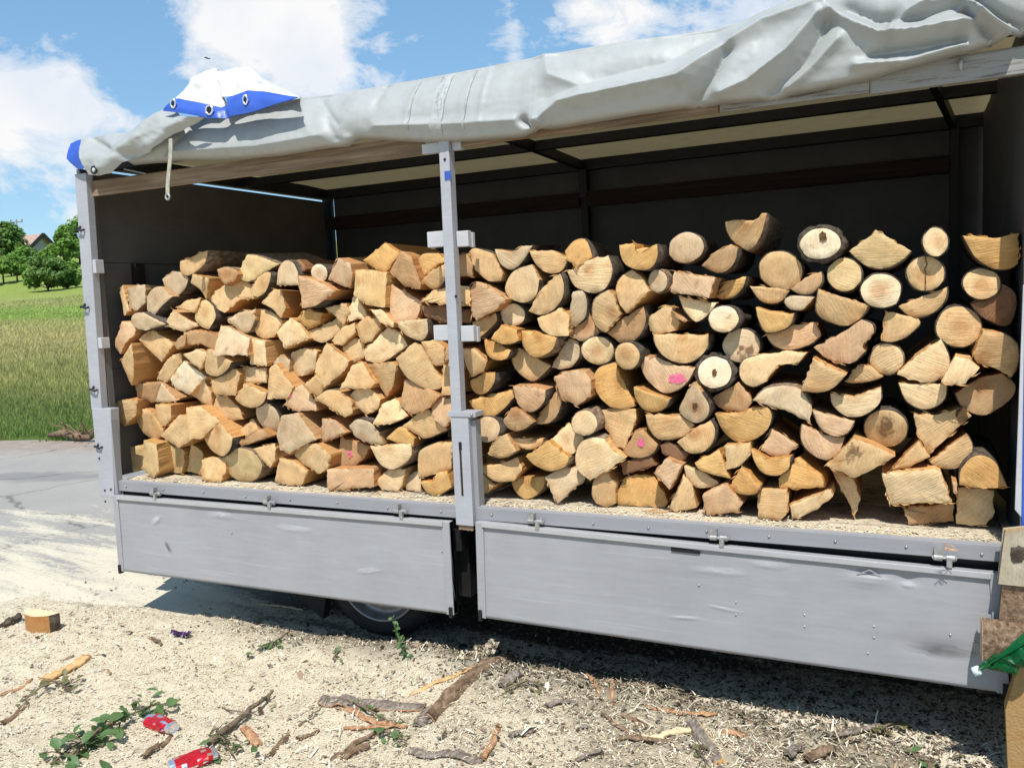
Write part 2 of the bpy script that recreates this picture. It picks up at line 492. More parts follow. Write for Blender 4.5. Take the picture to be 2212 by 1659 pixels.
def prof(n):
    ks = [(-500, -0.03), (EDGE_N + .2, -0.03), (EDGE_N + 1.2, 0.06), (46, 3.75), (70, 6.7), (110, 10.3), (160, 14.6), (260, 17.0), (600, 18.0)]
    for (a, za), (b, zb) in zip(ks, ks[1:]):
        if n <= b:
            return za + (zb - za) * max(0, (n - a) / (b - a))
    return ks[-1][1]


def terrain(x, y):
    n = x * EN.x + y * EN.y
    h = prof(n)
    f = min(1.0, max(0.0, (n - EDGE_N - .5) / 6.0))
    return h + f * (0.22 * fbm(x * .09, y * .09, 1.0) + 0.05 * fbm(x * .6, y * .6, 4.0))


ns = list(np.concatenate([np.linspace(-400, -20, 16), np.linspace(-10, 6, 9), np.linspace(7, 14, 22), np.linspace(14.6, 60, 80), np.linspace(61, 120, 45), np.linspace(125, 300, 30), np.linspace(330, 620, 8)]))
ss = list(np.concatenate([np.linspace(-600, -75, 28), np.linspace(-70, 40, 120), np.linspace(45, 500, 24)]))
fv = []
for n in ns:
    for s in ss:
        p = EN * n + ES * s
        fv.append((p.x, p.y, terrain(p.x, p.y)))
ls = len(ss)
ff = [(i * ls + j, i * ls + j + 1, (i + 1) * ls + j + 1, (i + 1) * ls + j) for i in range(len(ns) - 1) for j in range(ls - 1)]


def grass_colour(t, pos, seed):
    """meadow colour by place: fresh green verge, seeding tan grass behind it, mown yellow-green uphill"""
    sep = t.new('ShaderNodeSeparateXYZ'); t.l.new(pos, sep.inputs[0])
    n = t.math('ADD', t.math('MULTIPLY', sep.outputs[0], EN.x), t.math('MULTIPLY', sep.outputs[1], EN.y))
    wob = t.noise(pos, 0.35, 4.0, 0.6)
    nn = t.math('ADD', n, t.math('MULTIPLY', t.math('SUBTRACT', wob, 0.5), 3.5))
    f = t.math('DIVIDE', nn, 60.0)
    c = t.ramp(f, [(0.12, (0.100, 0.150, 0.036)), (0.165, (0.135, 0.165, 0.050)), (0.20, (0.225, 0.225, 0.082)), (0.32, (0.315, 0.275, 0.125)), (0.385, (0.31, 0.285, 0.12)), (0.425, (0.21, 0.275, 0.07)),
                   (0.47, (0.22, 0.285, 0.075)), (0.53, (0.27, 0.265, 0.11)), (0.60, (0.255, 0.285, 0.085)), (0.68, (0.235, 0.285, 0.07)), (1.0, (0.22, 0.27, 0.07))])
    patch = t.noise(pos, 1.6, 5.0, 0.65)
    c = t.mix(t.ramp(patch, [(0.42, 0.0), (0.7, 0.55)]), c, t.mix(1.0, c, (0.62, 0.72, 0.6), 'MULTIPLY'))
    c = t.mix(t.ramp(t.noise(pos, 0.9, 4.0), [(0.55, 0.0), (0.75, 0.5)]), c, (0.22, 0.18, 0.085))
    return c


m, t, b, o = mat('meadow')
pos = t.new('ShaderNodeNewGeometry').outputs['Position']
fine = t.noise(pos, 9.0, 6.0, 0.7)
c = grass_colour(t, pos, 0)
c = t.mix(1.0, c, (1.25, 1.25, 1.2), 'MULTIPLY')
c = t.mix(t.ramp(fine, [(0.35, 0.45), (0.6, 0.0)]), c, t.mix(1.0, c, (0.45, 0.5, 0.4), 'MULTIPLY'))
setp(t, b, c, 0.95, 0.1, bump=fine, bstr=0.8, bdist=0.15)
M['meadow'] = m
field = mesh('meadow_ground', fv, ff, M['meadow'], smooth=True)
tag(field, kind='structure')

m, t, b, o = mat('asphalt')
pos = t.new('ShaderNodeNewGeometry').outputs['Position']
sep = t.new('ShaderNodeSeparateXYZ'); t.l.new(pos, sep.inputs[0])
px_, py_ = sep.outputs[0], sep.outputs[1]
grit = t.noise(pos, 120.0, 3.0, 0.7)
blot = t.noise(pos, 1.2, 5.0, 0.6)
c = t.ramp(grit, [(0.3, (0.22, 0.206, 0.184)), (0.5, (0.325, 0.305, 0.274)), (0.72, (0.44, 0.415, 0.375))])
c = t.mix(t.ramp(blot, [(0.4, 0.0), (0.7, 0.45)]), c, t.mix(1.0, c, (0.74, 0.75, 0.78), 'MULTIPLY'))
ncoord = t.math('ADD', t.math('MULTIPLY', px_, EN.x), t.math('MULTIPLY', py_, EN.y))
# dark streak that runs along the road, and the earthy verge
stk = t.math('ADD', ncoord, t.math('MULTIPLY', t.math('SUBTRACT', t.noise(pos, 0.8, 3.0), 0.5), 0.8))
c = t.mix(t.ramp(stk, [(0.0, 0.0), (1.0, 0.0)]), c, c)
band = t.math('ABSOLUTE', t.math('SUBTRACT', stk, 4.95))
c = t.mix(t.ramp(band, [(0.10, 0.45), (0.24, 0.0)]), c, (0.12, 0.12, 0.125))
verge = t.ramp(t.math('SUBTRACT', stk, 6.0), [(0.0, 0.0), (0.9, 0.85)])
c = t.mix(verge, c, t.ramp(t.noise(pos, 6.0, 5.0, 0.7), [(0.3, (0.20, 0.15, 0.115)), (0.6, (0.34, 0.27, 0.22)), (0.75, (0.42, 0.36, 0.30))]))
# sawdust blown over the asphalt
near = t.math('ADD', t.math('MULTIPLY', t.math('ADD', px_, 4.6), -0.42), t.math('MULTIPLY', t.math('SUBTRACT', py_, 0.4), 0.62))
vr = t.new('ShaderNodeVectorRotate', rotation_type='Z_AXIS', inp={'Vector': pos, 'Angle': 0.10})
streak = t.noise(t.scaled(vr.outputs[0], (0.50, 3.2, 1.0)), 1.35, 7.0, 0.66, 0.4)
# soil with the trailer's shade painted in, darker inward, and hardly any sawdust
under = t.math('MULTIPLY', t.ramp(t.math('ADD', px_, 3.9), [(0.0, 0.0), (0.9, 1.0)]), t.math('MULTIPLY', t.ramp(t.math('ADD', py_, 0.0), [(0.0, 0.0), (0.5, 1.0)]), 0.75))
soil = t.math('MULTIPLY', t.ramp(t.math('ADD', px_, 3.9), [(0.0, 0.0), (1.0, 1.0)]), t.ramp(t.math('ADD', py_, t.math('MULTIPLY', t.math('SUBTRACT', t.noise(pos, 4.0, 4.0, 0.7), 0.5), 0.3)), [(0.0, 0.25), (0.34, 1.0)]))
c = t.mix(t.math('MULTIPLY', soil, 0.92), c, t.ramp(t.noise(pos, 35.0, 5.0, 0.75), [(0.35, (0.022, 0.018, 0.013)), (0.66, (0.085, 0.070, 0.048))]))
vo = t.new('ShaderNodeTexVoronoi', feature='DISTANCE_TO_EDGE', inp={'Scale': 0.55, 'Vector': t.vmath('ADD', pos, t.vmath('MULTIPLY', t.new('ShaderNodeTexNoise', inp={'Scale': 2.5, 'Detail': 4.0, 'Vector': pos}).outputs['Color'], (0.5, 0.5, 0.0)).outputs[0]).outputs[0]})
c = t.mix(t.ramp(vo.outputs[0], [(0.003, 0.7), (0.010, 0.0)]), c, (0.10, 0.095, 0.085))
dust = t.math('SUBTRACT', t.math('MULTIPLY', streak, 1.9), t.math('ADD', t.math('ADD', t.math('MULTIPLY', near, 0.27), 0.66), under))
dust = t.math('ADD', dust, t.math('MULTIPLY', t.math('SUBTRACT', t.noise(pos, 26.0, 6.0, 0.75), 0.5), 0.9))
dustm = t.ramp(dust, [(0.0, 0.0), (0.12, 0.55), (0.34, 0.96)])
sd = t.ramp(t.noise(pos, 150.0, 4.0, 0.75), [(0.3, (0.42, 0.35, 0.25)), (0.5, (0.62, 0.55, 0.42)), (0.7, (0.73, 0.67, 0.54))])
c = t.mix(dustm, c, sd)
setp(t, b, c, 0.92, 0.2, bump=t.math('ADD', grit, t.math('MULTIPLY', dustm, 0.6)), bstr=0.6, bdist=0.006)
M['asphalt'] = m
rv_ = []
for n in (-300, -60, -20, -8, 0, 4, EDGE_N - .6):
    for s in np.linspace(-250, 250, 41):
        p = EN * n + ES * s
        rv_.append((p.x, p.y, 0.0))
for s in np.linspace(-250, 250, 41):
    p = EN * (EDGE_N + 0.25 + 0.25 * fbm(s * .4, 3.0)) + ES * s
    rv_.append((p.x, p.y, -0.02))
rf = [(i * 41 + j, i * 41 + j + 1, (i + 1) * 41 + j + 1, (i + 1) * 41 + j) for i in range(7) for j in range(40)]
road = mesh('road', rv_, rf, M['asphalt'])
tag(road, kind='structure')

# ---- sawdust heap: a real layer with thickness
def heap(x, y):
    """thickness of the sawdust at a place, in metres (below zero: bare asphalt)"""
    d1 = (y + 0.15) * 0.85 - (x + 3.0) * 0.06            # thins out under the trailer and beyond it
    base = 0.045 - 0.052 * max(0.0, d1 + 0.25)
    base -= 0.06 * max(0.0, -(x + 4.35)) + 0.02 * max(0.0, -(x + 3.2)) * max(0.0, y + .35)
    base -= 0.055 * max(0.0, x + 1.0) * max(0.0, y + 0.62)
    base -= 0.13 * max(0.0, y + 0.02)
    b2 = math.exp(-((x + 2.0) / .30) ** 2 - ((y - .02) / .12) ** 2) * 0.05        # small drift in front of the wheel
    return base + b2 + 0.020 * fbm(x * 1.1, y * 1.1, 0.3) + 0.016 * fbm(x * 4.5, y * 4.5, 2.0) + 0.011 * fbm(x * 15, y * 15, 5.0)


hx = np.arange(-6.4, 1.0, 0.022); hy = np.arange(-2.3, 1.1, 0.022)
H = np.array([[heap(x, y) for x in hx] for y in hy])
H += rng.normal(0, 0.0016, H.shape)
H = np.maximum(H, -0.012)
hv = [(x, y, H[j, i]) for j, y in enumerate(hy) for i, x in enumerate(hx)]
lx = len(hx)
hf = []
for j in range(len(hy) - 1):
    for i in range(lx - 1):
        if max(H[j, i], H[j + 1, i], H[j, i + 1], H[j + 1, i + 1]) > -0.004:
            hf.append((j * lx + i, j * lx + i + 1, (j + 1) * lx + i + 1, (j + 1) * lx + i))
m, t, b, o = mat('sawdust')
pos = t.new('ShaderNodeNewGeometry').outputs['Position']
g1 = t.noise(pos, 170.0, 4.0, 0.8); g2 = t.noise(pos, 22.0, 5.0, 0.7); g3 = t.noise(pos, 2.2, 4.0, 0.6)
c = t.ramp(g1, [(0.30, (0.38, 0.31, 0.215)), (0.46, (0.56, 0.48, 0.345)), (0.62, (0.71, 0.64, 0.495)), (0.8, (0.79, 0.735, 0.60))])
c = t.mix(t.ramp(g2, [(0.5, 0.0), (0.75, 0.55)]), c, t.mix(1.0, c, (0.70, 0.60, 0.48), 'MULTIPLY'))
# trodden, dirtier towards the right where bark and soil are mixed in
sx_ = t.new('ShaderNodeSeparateXYZ'); t.l.new(pos, sx_.inputs[0])
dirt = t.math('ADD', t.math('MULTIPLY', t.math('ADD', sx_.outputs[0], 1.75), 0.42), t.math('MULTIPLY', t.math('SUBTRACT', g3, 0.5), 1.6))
under_shade = t.math('MULTIPLY', t.ramp(t.math('ADD', sx_.outputs[0], 3.6), [(0.2, 0.0), (1.0, 1.0)]), t.ramp(t.math('ADD', t.math('ADD', sx_.outputs[1], 0.42), t.math('MULTIPLY', t.math('SUBTRACT', g3, 0.5), 0.5)), [(0.22, 0.0), (0.62, 0.92)]))  # soil-dark tone that paints the trailer's shade into the sawdust beneath it
c = t.mix(under_shade, c, t.ramp(t.noise(pos, 45.0, 5.0, 0.75), [(0.36, (0.045, 0.037, 0.028)), (0.56, (0.12, 0.10, 0.072)), (0.72, (0.33, 0.28, 0.20))]))
c = t.mix(t.math('MULTIPLY', t.ramp(dirt, [(0.0, 0.0), (0.6, 1.0)]), t.ramp(t.noise(pos, 45.0, 5.0, 0.75), [(0.36, 0.35), (0.55, 1.0)])), c, t.ramp(g2, [(0.35, (0.12, 0.095, 0.065)), (0.65, (0.33, 0.27, 0.18))]))
setp(t, b, c, 0.95, 0.1, bump=t.math('ADD', g1, g2), bstr=0.9, bdist=0.006)
M['sawdust'] = m
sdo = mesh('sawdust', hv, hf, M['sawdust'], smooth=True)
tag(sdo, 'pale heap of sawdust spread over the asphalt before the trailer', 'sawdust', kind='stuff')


def ground_z(x, y):
    i = (x - hx[0]) / 0.022; j = (y - hy[0]) / 0.022
    i0, j0 = int(i), int(j)
    if 0 <= i0 < lx - 1 and 0 <= j0 < len(hy) - 1: return max(0.0, float(H[j0, i0]))
    return 0.0


# ---- shavings, chips and bark crumbs (nobody could count them)
def flakes(name, n, size, aspect, material, region, label, cat, curl=0.4, dens=None, lift=0.004):
    V = []; F = []
    k = 0
    while k < n:
        x = random.uniform(region[0], region[1]); y = random.uniform(region[2], region[3])
        if dens is not None and random.random() > dens(x, y):
            k += 0.25
            continue
        k += 1
        s = size * random.lognormvariate(0, .45); wd = s * aspect * random.uniform(.6, 1.5)
        a = random.uniform(0, 6.283); ca, sa = math.cos(a), math.sin(a)
        tilt = random.gauss(0, .35); z = ground_z(x, y) + lift * random.uniform(.2, 1.6)
        bend = s * curl * random.uniform(-.4, 1)
        base = len(V)
        for (u, h) in ((-.5, 0), (0, bend), (.5, 0)):
            for v in (-.5, .5):
                X = u * s * random.uniform(.85, 1.1); Y = v * wd * random.uniform(.5, 1.2)
                V.append((x + ca * X - sa * Y, y + sa * X + ca * Y, z + h * .5 + tilt * X + random.uniform(0, .001)))
        F += [(base, base + 1, base + 3, base + 2), (base + 2, base + 3, base + 5, base + 4)]
    o = mesh(name, V, F, material)
    return tag(o, label, cat, kind='stuff')


def m_flake(name, cols, rough=0.85):
    m, t, b, o = mat(name)
    ri = t.new('ShaderNodeNewGeometry').outputs['Random Per Island']
    c = t.ramp(ri, [((i + .5) / len(cols), cc) for i, cc in enumerate(cols)])
    setp(t, b, c, rough, 0.2)
    return m


M['flake'] = m_flake('shaving', [(0.40, 0.31, 0.20), (0.62, 0.53, 0.38), (0.72, 0.64, 0.49), (0.80, 0.745, 0.60), (0.54, 0.45, 0.31)])
M['crumb'] = m_flake('bark_crumb', [(0.06, 0.045, 0.03), (0.15, 0.10, 0.065), (0.24, 0.20, 0.15), (0.27, 0.16, 0.10), (0.30, 0.27, 0.21), (0.12, 0.115, 0.08)])


M['soil'] = m_flake('soil_crumb', [(0.02, 0.016, 0.011), (0.05, 0.04, 0.028), (0.10, 0.08, 0.055), (0.30, 0.25, 0.17), (0.04, 0.032, 0.022), (0.16, 0.13, 0.09)])


def dens_heap(x, y):
    h = heap(x, y)
    return max(0.05, min(1.0, 0.15 + h * 30)) if h > -.01 else 0.06


flakes('wood_shavings', 64000, 0.0060, 0.42, M['flake'], (-4.8, 0.55, -1.35, 0.75), 'loose pale wood shavings strewn on the sawdust', 'wood shavings', dens=dens_heap)
flakes('wood_strands', 11000, 0.019, 0.085, M['flake'], (-3.2, 0.55, -1.3, 0.15), 'long pale wood strands strewn among the bark', 'wood shavings', curl=.3, dens=lambda x, y: min(1, max(.08, (x + 2.6) * .5)), lift=.012)
flakes('bark_crumbs', 15000, 0.009, 0.55, M['crumb'], (-4.6, 0.6, -1.35, 0.75), 'dark crumbs of bark scattered over the sawdust', 'bark crumbs', dens=lambda x, y: min(1, max(.09, .12 + (x + 2.3) * .42)) * (1.0 if heap(x, y) > 0 else .8), lift=.008)
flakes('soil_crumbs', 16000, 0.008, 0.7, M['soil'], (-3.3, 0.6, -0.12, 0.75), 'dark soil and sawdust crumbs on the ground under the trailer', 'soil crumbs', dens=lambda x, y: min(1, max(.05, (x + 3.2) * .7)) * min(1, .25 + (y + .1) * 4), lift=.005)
flakes('bark_scraps', 700, 0.022, 0.38, M['crumb'], (-4.3, 0.6, -1.35, 0.05), 'bigger scraps of bark lying on the sawdust', 'bark scraps', dens=lambda x, y: min(1, max(.08, .1 + (x + 2.3) * .4)), lift=.009, curl=.2)


# ---- meadow grass
def grass():
    V = []; F = []
    r = random.Random(11)
    for k in range(150000):
        px = r.uniform(-420, 520)
        d = ray(px, 694); hd = Vector((d.x, d.y)).normalized()
        dist = 10.3 * (46 / 10.3) ** r.random()
        x, y = hd.x * dist, CAM.y + hd.y * dist
        n = x * EN.x + y * EN.y
        if n < EDGE_N + .25 + .55 * fbm(x * .8, y * .8): continue
        z = terrain(x, y)
        tall = 0.07 + 0.07 * max(0, min(1, (n - 8.2) / 2.0))
        tall *= max(.3, 1 - max(0, n - 16) / 18)
        h = tall * r.uniform(.55, 1.35) * (0.8 + .5 * fbm(x * .5, y * .5, 2))
        h = max(.06, h)
        wd = (0.0030 + 0.00045 * dist) * r.uniform(.7, 1.4)
        a = r.uniform(0, 6.283); lean = r.uniform(.1, 1.0) * h
        ca, sa = math.cos(a) * wd, math.sin(a) * wd
        b = r.uniform(0, 6.283)
        i = len(V)
        V += [(x - ca, y - sa, z - .02), (x + ca, y + sa, z - .02), (x + lean * math.cos(b), y + lean * math.sin(b), z + h)]
        F.append((i, i + 1, i + 2))
    m, t, b, o = mat('grass_blade')
    pos = t.new('ShaderNodeNewGeometry').outputs['Position']
    ri = t.new('ShaderNodeNewGeometry').outputs['Random Per Island']
    c = grass_colour(t, pos, 1)
    v = t.math('ADD', 1.25, t.math('MULTIPLY', ri, 1.0))
    c = t.mix(1.0, c, t.new('ShaderNodeCombineXYZ', inp={0: v, 1: v, 2: v}).outputs[0], 'MULTIPLY')
    setp(t, b, c, 0.7, 0.2)
    tr = t.new('ShaderNodeBsdfTranslucent'); t.l.new(c, tr.inputs[0])
    mx = t.new('ShaderNodeMixShader', inp={0: 0.4})
    t.l.new(b.outputs[0], mx.inputs[1]); t.l.new(tr.outputs[0], mx.inputs[2]); t.l.new(mx.outputs[0], o.inputs[0])
    g = mesh('grass', V, F, m)
    tag(g, 'long meadow grass growing beyond the road edge', 'grass', kind='stuff')


grass()


# ---- trees and bushes
def far_spot(px, dist):
    d = ray(px, 694); hd = Vector((d.x, d.y)).normalized()
    x, y = hd.x * dist, CAM.y + hd.y * dist
    return Vector((x, y, terrain(x, y)))


def crown_mesh(c, rx, rz, nclump, nleaf, leaf, seed, flat=0.0):
    r = random.Random(seed); V = []; F = []
    cl = []
    for _ in range(nclump):
        while True:
            p = Vector((r.uniform(-1, 1), r.uniform(-1, 1), r.uniform(-1, 1)))
            if .35 < p.length < 1: break
        cl.append((Vector((c.x + p.x * rx * .86, c.y + p.y * rx * .86, c.z + p.z * rz * .86)), r.uniform(.16, .34)))
    for _ in range(nleaf):
        q, cr = cl[int(r.random() * nclump)]
        v = Vector((r.gauss(0, 1), r.gauss(0, 1), r.gauss(0, 1))).normalized() * cr * (r.random() ** .4)
        p = q + Vector((v.x * rx, v.y * rx, v.z * rz))
        s = leaf * r.uniform(.6, 1.5)
        nrm = (v.normalized() + Vector((r.gauss(0, .5), r.gauss(0, .5), r.gauss(.5, .5)))).normalized()
        a = nrm.orthogonal().normalized(); b2 = nrm.cross(a)
        th = r.uniform(0, 6.28); a, b2 = a * math.cos(th) + b2 * math.sin(th), b2 * math.cos(th) - a * math.sin(th)
        i = len(V)
        V += [p - a * s, p - b2 * s * .55, p + a * s, p + b2 * s * .55]
        F.append((i, i + 1, i + 2, i + 3))
    return V, F, cl


def tree(name, px, dist, h, rx, label, cat, lm, seed, trunk=0.25, nleaf=3500, leaf=.16, nclump=34, group=None):
    p = far_spot(px, dist)
    tr = thing(name, p, label, cat, group)
    th = h * trunk
    c = p + Vector((0, 0, th + (h - th) / 2))
    V, F, cl = crown_mesh(c, rx, (h - th) / 2, nclump, nleaf, leaf, seed)
    tb = MB().tube([p - Vector((0, 0, .2)), p + Vector((.03, 0, th * .6 + .1)), p + Vector((0, .04, th + (h - th) * .45))], [h * .035, h * .026, h * .012], 8)
    for q, _ in cl[:9]:
        s = p + Vector((0, 0, th * .8 + .1)); e = q
        tb.tube([s, s.lerp(e, .5) + Vector((0, 0, -.06 * h)), e], [h * .016, h * .010, h * .004], 5)
    bush = name == 'bush'
    tb.build('stem' if bush else 'trunk', M['bark'], tr, smooth=True, origin=p)
    mesh('foliage' if bush else 'crown', V, F, lm, tr, origin=c)
    return tr


tree('tree', 6, 82, 4.6, 2.35, 'big dark leafy tree at the far left beside the roof', 'tree', M['leaf_dark'], 3, .12, 7000, .17, 46)
tree('tree', 62, 80, 2.3, 1.1, 'small dark tree crown just below the red roof', 'tree', M['leaf_dark'], 13, .15, 2600, .14, 22)
tree('tree', 152, 84, 3.2, 1.35, 'bright green tree right of the gabled house', 'tree', M['leaf'], 4, .10, 3600, .15, 30)
tree('tree', 185, 86, 4.2, 1.8, 'bright green tree mostly hidden behind the grey trailer post', 'tree', M['leaf'], 19, .10, 3600, .15, 30)
tree('bush', 110, 55, 2.05, 1.3, 'round dense green bush standing alone on the slope', 'bush', M['leaf_dark'], 5, .04, 6500, .105, 40)
tree('bush', 152, 56, 1.75, 1.0, 'lighter green bush touching the round bush by the trailer post', 'bush', M['leaf'], 6, .04, 4200, .11, 28)
tree('orchard_tree', 46, 66, 1.75, .85, 'small orchard tree left of the round bush', 'tree', M['leaf'], 7, .36, 1900, .12, 16)
tree('orchard_tree', 16, 65, 1.8, .95, 'small thin-trunked orchard tree at the left edge of the slope', 'tree', M['leaf'], 8, .38, 2200, .12, 18)
tree('orchard_tree', -28, 64, 1.9, 1.0, 'small orchard tree half cut by the left picture edge', 'tree', M['leaf'], 9, .38, 2200, .12, 18)
tree('bush', 34, 75, 1.7, 1.2, 'low bright bush beneath the big dark tree', 'bush', M['leaf'], 31, .05, 2600, .12, 18)
tree('bush', 92, 72, 2.3, 1.35, 'dense bush below the gable of the house', 'bush', M['leaf'], 32, .05, 2800, .12, 20)
tree('bush', 78, 62, 1.5, .8, 'low pale bush behind the round bush', 'bush', M['leaf'], 21, .05, 2000, .11, 16)
tree('tree', -110, 83, 5.5, 3.0, 'broad dark tree beyond the slope, outside the left edge', 'tree', M['leaf_dark'], 23, .12, 5000, .18, 36)
tree('tree', 300, 88, 5.0, 2.6, 'broad green tree hidden behind the trailer front wall', 'tree', M['leaf'], 24, .12, 4000, .18, 30)

# ---- house on the hill
hp = far_spot(72, 190)
house = thing('house', hp, 'small house with red-brown tiled roof and dark gable on the hill', 'house', rz=math.radians(15))
hz = U(92, 506, y=hp.y).z
def H_(x, y, z): return Matrix.Rotation(math.radians(15), 4, 'Z') @ Vector((x, y, 0)) + Vector((hp.x, hp.y, z))
ez = hz - 2.9
wv_ = [H_(-7, -4, hp.z - 1), H_(3.2, -4, hp.z - 1), H_(3.2, 4, hp.z - 1), H_(-7, 4, hp.z - 1), H_(-7, -4, ez), H_(3.2, -4, ez), H_(3.2, 4, ez), H_(-7, 4, ez), H_(-7, 0, hz - .15), H_(3.2, 0, hz - .15)]
M['house_wall'] = m_simple('grey_house_wall', (0.36, 0.36, 0.37), 0.8, var=.15, scale=1.0)
M['tiles'] = m_simple('red_roof_tile', (0.36, 0.245, 0.195), 0.8, var=.3, scale=2.5)
M['dark_wood'] = m_simple('dark_gable_boards', (0.05, 0.045, 0.045), 0.8)
mesh('wall', wv_, [(0, 1, 5, 4), (1, 2, 6, 9, 5), (2, 3, 7, 6), (3, 0, 4, 8, 7)], M['house_wall'], house)
rb = MB()
for sgn in (-1, 1):
    e0, e1 = H_(-7.6, sgn * 4.7, ez - .4), H_(4.0, sgn * 4.7, ez - .4); r0, r1 = H_(-7.6, 0, hz), H_(4.0, 0, hz)
    up = Vector((0, 0, .18))
    rb.add([e0, e1, r1, r0, e0 + up, e1 + up, r1 + up, r0 + up], [(0, 1, 2, 3), (4, 5, 6, 7), (0, 1, 5, 4), (1, 2, 6, 5), (2, 3, 7, 6), (3, 0, 4, 7)])
roof_o = rb.build('roof', M['tiles'], house)
gb = MB()
for sgn in (-1, 1):
    gb.beam(H_(4.02, sgn * 4.75, ez - .45), H_(4.02, 0, hz + .1), .2, .7)
gb.build('gable_board', M['dark_wood'], house)
wn = MB(); a_ = H_(3.24, 0, 0)
for k in (-1.3, 1.3):
    q = H_(3.22, k, ez - 1.2)
    fr = MB().beam(H_(3.2, k - .5, ez - 1.2), H_(3.2, k + .5, ez - 1.2), .12, 1.3).build('window', M['dark_wood'], house)

# ---- mast on the hill
pp = far_spot(57, 178); topz = U(57, 472, y=pp.y).z
mast = thing('utility_pole', pp, 'thin utility pole with short crossarm beside the red roof', 'utility pole')
M['pole_wood'] = m_simple('grey_pole_wood', (0.16, 0.14, 0.13), 0.8)
MB().tube([pp, Vector((pp.x, pp.y, topz))], [.14, .09], 8).build('shaft', M['pole_wood'], mast, True)
ax = Vector((rgt.x, rgt.y, 0)).normalized()
MB().beam(Vector((pp.x, pp.y, topz - .45)) - ax * 1.05, Vector((pp.x, pp.y, topz - .45)) + ax * 1.05, .14, .14).build('crossarm', M['pole_wood'], mast)
for k in (-1.0, 0.0, 1.0):
    q = Vector((pp.x, pp.y, topz - .38)) + ax * k
    MB().tube([q, q + Vector((0, 0, .3)), q + Vector((0, 0, .45))], [.06, .11, .05], 8).build('insulator', M['pole_wood'], mast, True)

# ---- fallen branch and brushwood at the road edge
fa, fb = U(108, 940, z=.05), U(196, 944, z=.05)
fbr = thing('fallen_branch', fa.lerp(fb, .5), 'brown fallen branch lying at the meadow edge beside the road', 'branch')
MB().tube([fa, fa.lerp(fb, .35) + Vector((0, 0, .04)), fa.lerp(fb, .7), fb], [.03, .05, .055, .04], 8).build('limb', M['bark_brown'], fbr, True)
tb = MB()
for k in range(14):
    s = fa.lerp(fb, random.uniform(.3, 1)); e = s + Vector((random.uniform(-.4, .4), random.uniform(-.2, .2), random.uniform(.0, .22)))
    tb.tube([s, s.lerp(e, .5) + Vector((0, 0, .03)), e], [.016, .01, .005], 5)
tb.build('twigs', M['bark_brown'], fbr)

# ---- bird
bp = U(450, 127, y=30.0)
bird = tag(MB().tube([bp + ax * -.12, bp + ax * -.05, bp + ax * .06, bp + ax * .13], [.01, .022, .02, .008], 8).add(
    [bp + ax * -.04, bp + ax * .05, bp + Vector((0, .15, .05)) + ax * -.02, bp + Vector((0, .2, .0)) + ax * -.08], [(0, 1, 2), (0, 2, 3)]).add(
    [bp + ax * -.04, bp + ax * .05, bp + Vector((0, -.15, .05)) + ax * -.02, bp + Vector((0, -.2, .0)) + ax * -.08], [(0, 1, 2), (0, 2, 3)]).build('bird', M['steel'], None, True),
    'tiny dark bird flying above the blue-hemmed tarp', 'bird')

# ================================================================== the trailer
XL, XR, YB = -3.80, 0.262, 2.08
FZ = 0.725                                            # top of the bed
RZ = 2.42                                             # roof
tl = thing('trailer', (-1.7, 1.0, 0), 'silver-grey tarpaulin trailer with its sides let down, full of firewood', 'trailer')

# bed: floor planks along the trailer
m, t, b, o = mat('dusty_bed_boards')
tc = objcoord(t)
g1 = t.noise(tc, 120.0, 4.0, 0.75); g2 = t.noise(tc, 9.0, 5.0, 0.65)
wood = t.ramp(t.noise(t.scaled(tc, (3.0, 50.0, 50.0)), 1.0, 5.0), [(0.3, (0.10, 0.085, 0.07)), (0.7, (0.25, 0.21, 0.17))])
dust = t.ramp(g1, [(0.3, (0.36, 0.29, 0.20)), (0.55, (0.60, 0.52, 0.38)), (0.75, (0.70, 0.62, 0.48))])
setp(t, b, t.mix(t.ramp(g2, [(0.30, 0.15), (0.52, 0.92)]), wood, dust), 0.9, 0.15, bump=g1, bstr=0.7, bdist=0.004)
M['bed'] = m
for k in range(13):
    y0 = 0.012 + k * 0.159
    MB().box(XL + .03, XR, y0, y0 + 0.156, FZ - 0.035, FZ - 0.003 + random.uniform(-.001, .001)).build('floor_plank', M['bed'], tl)
# rails along the edge, one per bay
for x0, x1 in ((-3.755, -1.735), (-1.636, XR)):
    rl = MB().box(x0, x1, -0.004, 0.008, FZ - 0.049, FZ + .004).build('side_rail', M['rail'], tl, bevel=.002)
    MB().box(x0, x1, 0.0085, 0.030, FZ + .0005, FZ + .006).build('rail_flange', M['lip'], rl)
    MB().box(x0, x1, 0.03, 0.10, FZ - 0.20, FZ - 0.037).build('side_beam', M['steel'], rl)
    n = 9 if x1 > 0 else 8
    for k in range(n):
        x = x0 + .07 + (x1 - x0 - .14) * k / (n - 1)
        z = FZ - .024 + random.uniform(-.004, .004)
        MB().tube([(x, -.0035, z), (x, -.0075, z), (x, -.010, z)], [.0052, .0045, .002], 10).build('bolt', M['zinc'], rl, True)
# underframe
for y in (.55, 1.5):
    MB().box(XL + .05, .5, y - .04, y + .04, .44, .64).build('chassis_beam', M['steel'], tl)
for x in (-3.4, -2.9, -1.62, -.9, -.2):
    MB().box(x - .035, x + .035, .11, 2.0, .56, .685).build('cross_member', M['steel'], tl)
MB().box(-1.80, -1.74, .10, .16, .30, .68).build('frame_stub', M['steel'], tl)
lamp = MB().box(-1.70, -1.50, .10, .19, .40, .60).build('equipment_box', M['rail'], tl, bevel=.006)
MB().box(-1.69, -1.51, .092, .099, .42, .46).build('box_strip', M['lip'], lamp)
